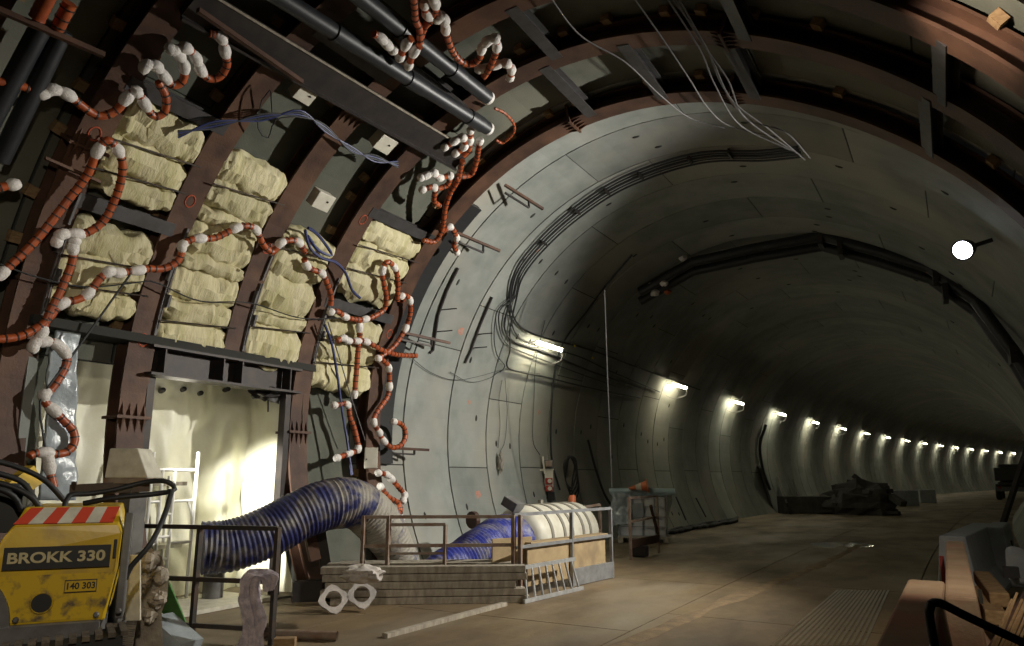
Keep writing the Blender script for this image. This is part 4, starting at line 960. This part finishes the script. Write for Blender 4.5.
obj('timber_block', MB().box(flr(285, 642, .04), (.2, .12, .08), Matrix.Rotation(.6, 3, 'Z')), 'wood', label='small timber block behind the hanging cloth', cat='block')

# ================================================================== WALL EQUIPMENT BEHIND FAN
P = cyl(549, 478, 4.70); f4 = Matrix.Translation(P) @ Matrix.Rotation(YAW-.1, 4, 'Z')
t = thing('socket_board', 'grey electrical socket board with red outlets above the fan', 'socket board', P)
obj('board', MB().box((0, .06, .05), (.24, .10, .75)).xf(f4), 'machine_grey', t, bevel=.01)
obj('outlet_panel', MB().box((0, -.01, .0), (.2, .05, .42)).xf(f4), 'box_white', t, bevel=.008)
for z in (-.07, -.24): o = obj('outlet', MB().box((0, -.05, z), (.17, .06, .14)).xf(f4), 'red', t, bevel=.01); obj('socket_face', MB().lathe([(.05, 0), (.05, .012)], (.02, -.08, z), (0, -1, 0), 12).xf(f4), 'box_white', o)
obj('meter', MB().box((.0, -.02, .33), (.16, .14, .14)).xf(f4), 'rail_rust', t, bevel=.01)
obj('bracket', MB().bar((-.3, -.02, .18), (.12, -.02, .2), .03).bar((-.14, -.02, .5), (-.1, -.02, .1), .04).xf(f4), 'box_white', t)
obj('cable_entry', MB().box((.05, -.0, -.42), (.16, .1, .2)).xf(f4), 'machine_black', t)
P = cyl(501, 463, 4.74); obj('hand_lamp', MB().blob(P, (.07, .07, .19), .5, 2.5, 12, 10, seed=2).blob(P+Vector((0, 0, .17)), (.05, .05, .07), .3, 2, 10, 6), 'fan_strap', label='small hand lamp hanging on cords against the lining', cat='hand lamp')
t = thing('hose_coil', 'coiled black hose hanging on the wall right of the sockets', 'hose', cyl(570, 472, 4.7))
c_ = cyl(570, 472, 4.72)
for i in range(5):
    rx, rz = .10+.022*i, .40+.035*i; pts_ = [c_+RT*(rx*math.cos(a)+.03*math.sin(3*a+i))+Vector((0, 0, rz*math.sin(a)-.04*i))+Vector((.008*i, .0, 0)) for a in [k*2*math.pi/26 for k in range(27)]]
    obj('coil_turn', MB().tube(pts_, .022, 6), 'black_rubber', t, True)
P = flr(573, 556); t = thing('valve_stand', 'dark valve post with a copper cap beside the white fan', 'valve', P)
obj('stem', MB().lathe([(.06, 0), (.06, .95), (.14, .97), (.14, 1.02), (.05, 1.03)], P, (0, 0, 1), 12), 'rail_rust', t); obj('cap', MB().lathe([(.08, 1.03), (.08, 1.18), (.05, 1.22)], P, (0, 0, 1), 12), 'cone', t, True)
obj('handwheel', MB().lathe([(.05, 1.0), (.2, 1.0), (.2, 1.03), (.05, 1.03)], P, (0, 0, 1), 14), 'rail_zinc', t)
P = on_n(473, 520, -3.3); obj('pulley', MB().lathe([(.08, -.04), (.14, -.04), (.14, .04), (.08, .04)], P, (.3, 1, 0), 16), 'rust', label='small rusty ring above the railing left of the fan', cat='ring')

# ================================================================== CAGED TANK
c1 = flr(622, 552); c2 = flr(668, 543)
cen = flr(644, 541); tr = Matrix.Translation(Vector((cen.x, cen.y, 0))) @ Matrix.Rotation(.30, 4, 'Z')
pt_ = thing('pallet', 'wooden pallet under the white caged tank', 'pallet', tr @ Vector((0, 0, 0)))
for y in (-.5, -.25, 0, .25, .5): obj('deck_board', MB().box((0, y, .13), (1.25, .14, .025)).xf(tr), 'plank', pt_)
for x in (-.55, 0, .55): obj('runner', MB().box((x, 0, .055), (.12, 1.15, .11)).xf(tr), 'plank', pt_)
t = thing('caged_tank', 'white plastic tank in a wire cage on a pallet', 'tank', tr @ Vector((0, 0, .145)))
obj('tank_body', MB().box((0, 0, .62), (1.12, .92, .92)).lathe([(.11, 1.06), (.11, 1.12)], (0, 0, 0), (0, 0, 1), 16).xf(tr), 'ibc', t, bevel=.05)
for z in (.16, .38, .62, .86, 1.1):
    g = MB()
    for a, b in (((-.6, -.5), (.6, -.5)), ((.6, -.5), (.6, .5)), ((.6, .5), (-.6, .5)), ((-.6, .5), (-.6, -.5))): g.bar((*a, z), (*b, z), .022)
    obj('cage_hoop', g.xf(tr), 'rail_zinc', t)
for x in (-.6, -.3, 0, .3, .6):
    for y in (-.5, .5): obj('cage_upright', MB().bar((x, y, .15), (x, y, 1.11), .022).xf(tr), 'rail_zinc', t)
for y in (-.17, .17):
    for x in (-.6, .6): obj('cage_upright', MB().bar((x, y, .15), (x, y, 1.11), .022).xf(tr), 'rail_zinc', t)
obj('label_plate', MB().box((-.12, -.515, .78), (.3, .012, .34)).xf(tr), 'barrier_grey', t)
zt_ = 1.22
e0, e1 = flr(607, 495.5, zt_), flr(676, 494.5, zt_)
e0 = tr @ Vector((-.82, -.25, zt_)); e1 = tr @ Vector((.82, -.32, zt_))
t = thing('film_roll', 'pale blue roll of plastic film lying on the caged tank', 'film roll', e0)
obj('roll', MB().tube([e0, e0.lerp(e1, .3), e0.lerp(e1, .7), e1], [.09, .1, .095, .085], 14), 'blue_tube', t, True)
pq = [tr @ Vector(p) for p in ((-.78, -.45, 1.2), (-.25, -.53, 1.2), (-.30, -.62, .45), (-.72, -.60, .42))]
def fnf(u, v):
    p = pq[0].lerp(pq[1], u).lerp(pq[3].lerp(pq[2], u), v); return p+Vector((.06*noise.noise(p*6), .08*noise.noise(p*6+Vector((3, 3, 3))), .02*noise.noise(p*9)))
obj('hanging_film', MB().grid(fnf, 18, 22), 'foil', t, True)
pq = [tr @ Vector(p) for p in ((.35, -.4, 1.2), (.78, -.35, 1.2), (.72, .3, .95), (.64, .3, .6))]
obj('hanging_film', MB().grid(fnf, 14, 14), 'plastic_clear', t, True)
b0, b1 = tr @ Vector((-.22, -.44, 1.32)), tr @ Vector((.12, -.46, 1.37)); axc = (b1-b0)
t = thing('traffic_cone', 'orange and white traffic cone lying on the film roll', 'traffic cone', b0)
obj('cone_body', MB().lathe([(.03, -.1), (.065, .08)], b0, axc, 16), 'cone', t, True); obj('white_band', MB().lathe([(.065, .08), (.1, .22)], b0, axc, 16), 'tape_white', t, True); obj('cone_foot', MB().lathe([(.1, .22), (.125, .34), (.17, .34), (.17, .38)], b0, axc, 16), 'cone', t, True)
obj('motor_base', MB().box(flr(640, 551, .12), (.3, .25, .22)), 'dark_steel', label='dark pump block behind the rusty gate frame', cat='pump', bevel=.03)

# ---- cables heaped along the wall foot
for i in range(6):
    P = [flr(665+8*k, 532-1.4*k+random.uniform(-2, 2), .04+.05*random.random()) for k in range(10)]
    cable(P, .05, 'cable', 'dark hose heaped along the wall foot, strand %s' % order[i].replace('top', 'first'), world=True, group='hoses along the wall foot')
for i, (x0, y0, x1, y1) in enumerate([(676, 497, 686, 520), (696, 498, 706, 517)]): obj('wall_stay', MB().tube([cyl(x0, y0, 4.8), cyl(x1, y1, 4.75)], .025, 6), 'dark_steel', label='thin rod on the %s side of the wall beyond the tank' % ['near', 'far'][i], cat='rod')

# ================================================================== FAR DEBRIS, BLOCKS, TRUCK
cable([(766, 425), (760, 445), (763, 470), (770, 490)], .07, 'cable', 'thick dark hose hanging below the fourth tube lamp', r=4.75)
def blk_(x0, x1, yb, h, dep, m, label, name='concrete_block', cat='block', bev=.03):
    a, b = flr(x0, yb), flr(x1, yb); d = (b-a).normalized(); nn = Vector((-d.y, d.x, 0)); c = (a+b)/2+nn*dep/2
    obj(name, MB().bar(Z(a+nn*dep/2, h/2), Z(b+nn*dep/2, h/2), dep, h), m, label=label, cat=cat, bevel=bev)
blk_(785, 838, 514, .75, .9, 'debris', 'low dark trough in front of the far debris')
t = thing('leaning_panel', 'dark panels leaning against the far wall', 'panel', flr(775, 514))
for x0, y0, x1, y1, w_ in ((772, 511, 759, 466, .7), (790, 513, 781, 486, .9), (804, 511, 795, 487, .8)):
    a = flr(x0, y0, .06); b = cyl(x1, y1, 4.7); obj('panel', MB().bar(a, b, w_, .08, (1, .3, .3)), 'debris', t)
P = flr(858, 515); t = thing('debris_heap', 'dark heap of timber and steel on the far roadway', 'heap', P)
for i in range(26):
    a = P+Vector((random.uniform(-1.6, 1.5), random.uniform(0, 1.6), 0)); h = random.uniform(.2, 1.75)*(1-abs((a-P).x)/2.4); b = a+Vector((random.uniform(-1.1, 1.1), random.uniform(-.5, .5), 0))
    obj('beam', MB().bar(Z(a, max(.1, h)), Z(b, max(.1, h*random.uniform(.6, 1.2))), random.uniform(.15, .4), random.uniform(.1, .25)), 'debris', t)
obj('heap_base', MB().blob(P+Vector((0, .7, .3)), (1.5, .9, .95), .6, 2.5, 20, 12, seed=9), 'debris', t)
blk_(893, 920, 506, .85, .8, 'barrier_grey', 'nearer grey concrete block beyond the debris heap'); blk_(921, 937, 503, .80, .8, 'barrier_grey', 'farther grey concrete block beyond the debris heap'); blk_(876, 892, 508, 1.15, .6, 'debris', 'dark crate behind the debris heap', 'crate', 'crate')
P = flr(1012, 500); TR = Matrix.Translation(P) @ Matrix.Rotation(-.12, 4, 'Z'); t = thing('truck', 'dark truck parked far off at the right of the tunnel', 'truck', P)
obj('bed', MB().box((.3, 2, 1.75), (2.3, 4.5, .9)).box((.3, 2, 1.1), (2.0, 4.6, .25)).xf(TR), 'truck', t, bevel=.05); obj('cab', MB().box((.3, 5.2, 1.5), (2.2, 1.6, 2.0)).xf(TR), 'truck', t, bevel=.1)
for x in (-.75, 1.35):
    for y in (.3, 1.5, 4.9): obj('wheel', MB().lathe([(.5, -.15), (.55, -.1), (.55, .1), (.5, .15)], (x, y, .55), (1, 0, 0), 18).xf(TR), 'black_rubber', t, True)
obj('bumper', MB().box((.3, -.3, .75), (2.2, .12, .3)).xf(TR), 'machine_grey', t)
for x in (-.6, 1.2): obj('tail_light', MB().box((x, -.38, .85), (.2, .06, .12)).xf(TR), 'red', t)
for i in range(2):
    p = flr(828+i*28, 544+i*1, .002)
    obj('puddle', MB().blob(p, ((.35, .3)[i], .7, .003), .8, 1.5, 16, 6, seed=i), 'glass', label='small wet puddle on the dark roadway, %s one' % ['left', 'right'][i], cat='puddle', group='puddles')

# ================================================================== RIGHT: JERSEY BARRIERS
JP = [(-.30, 0), (.30, 0), (.30, .08), (.17, .30), (.12, .85), (-.12, .85), (-.17, .30), (-.30, .08)]
def jersey(px0, py0, px1, py1, m, label, h=.85, sc=1.0):
    a, b = flr(px0, py0, h), flr(px1, py1, h); a = Z(a, 0); b = Z(b, 0); d = (b-a).normalized(); x = Vector((d.y, -d.x, 0))
    t = thing('concrete_barrier', label, 'barrier', (a+b)/2, 'barriers along the right side')
    obj('barrier_body', MB().prism([(c*sc, z*h/.85) for c, z in JP], a, b, x), m, t, bevel=.02)
    m_ = (a+b)/2+x*.15; obj('lifting_slot', MB().box(Z(m_, .55), (.03, .03, .12)), 'joint_dark', t)
jersey(952, 536, 983, 523, 'barrier_grey', 'grey concrete barrier second from the far end', sc=1.25)
jersey(994, 527, 1001, 522, 'barrier_grey', 'grey concrete barrier at the far end of the row')
jersey(961, 597, 955, 541, 'barrier_brown', 'brownish concrete barrier with pale end in the middle of the row', sc=.75)
jersey(888, 700, 926, 580, 'barrier_brown', 'nearest brownish concrete barrier at the lower right')
p = flr(943, 570, .45); obj('red_post', MB().bar(Z(p, 0), Z(p, .62), .05), 'red', label='short dark red post left of the brown barrier', cat='post')
def log(a, b, w_, label): obj('timber_log', MB().bar(a, b, w_, w_*.8), 'wood', label=label, cat='timber', bevel=.015)
log(flr(982, 577, .50), flr(1000, 600, .50), .16, 'upper short timber block beside the grey barrier'); log(flr(981, 592, .40), flr(996, 618, .40), .16, 'lower short timber block beside the grey barrier'); log(flr(996, 600, .34), flr(1004, 618, .34), .12, 'small timber block behind the other two')
S, _ = spline([at(935, 650, 3.0), at(929, 612, 3.05), at(931, 604, 3.05), at(940, 603, 3.1), at(960, 613, 3.1), at(985, 625, 3.1), at(1035, 648, 3.1)], .03)
obj('black_hose', MB().tube(S, .018, 10), 'black_rubber', smooth=True, label='black hose bent over the nearest barrier', cat='hose')
t = thing('reed_mat', 'brown panel with straw leaning at the right edge', 'panel', at(1010, 620, 5.2))
pa = [at(985, 650, 4.6), at(1034, 575, 6.2), at(1034, 660, 6.2), at(1000, 668, 4.6)]
obj('panel', MB().add(pa+[p+Vector((.04, .02, 0)) for p in pa], [(0, 1, 2, 3), (7, 6, 5, 4), (0, 4, 5, 1), (1, 5, 6, 2), (2, 6, 7, 3), (3, 7, 4, 0)]), 'rust', t)
for i in range(7): obj('stick', MB().tube([at(990+4*i, 652, 4.5), at(1012+5*i, 600-2*i+random.uniform(-6, 6), 4.9)], .008, 5), 'wood', t)
obj('plastic_can', MB().blob(flr(1018, 566, .55), (.12, .12, .22), .2, 2, 14, 10, e=.6, seed=1), 'barrier_grey', smooth=True, label='pale plastic can right of the timber blocks', cat='can')
obj('valve_block', MB().box(flr(1011, 572, .5), (.16, .12, .12)), 'machine_black', label='dark fitting beside the plastic can', cat='fitting')
obj('support_prop', MB().bar(Z(flr(996, 545), 0), at(1030, 440, 17), .1), 'dark_steel', label='dark slanting prop at the right edge of the tunnel', cat='prop')
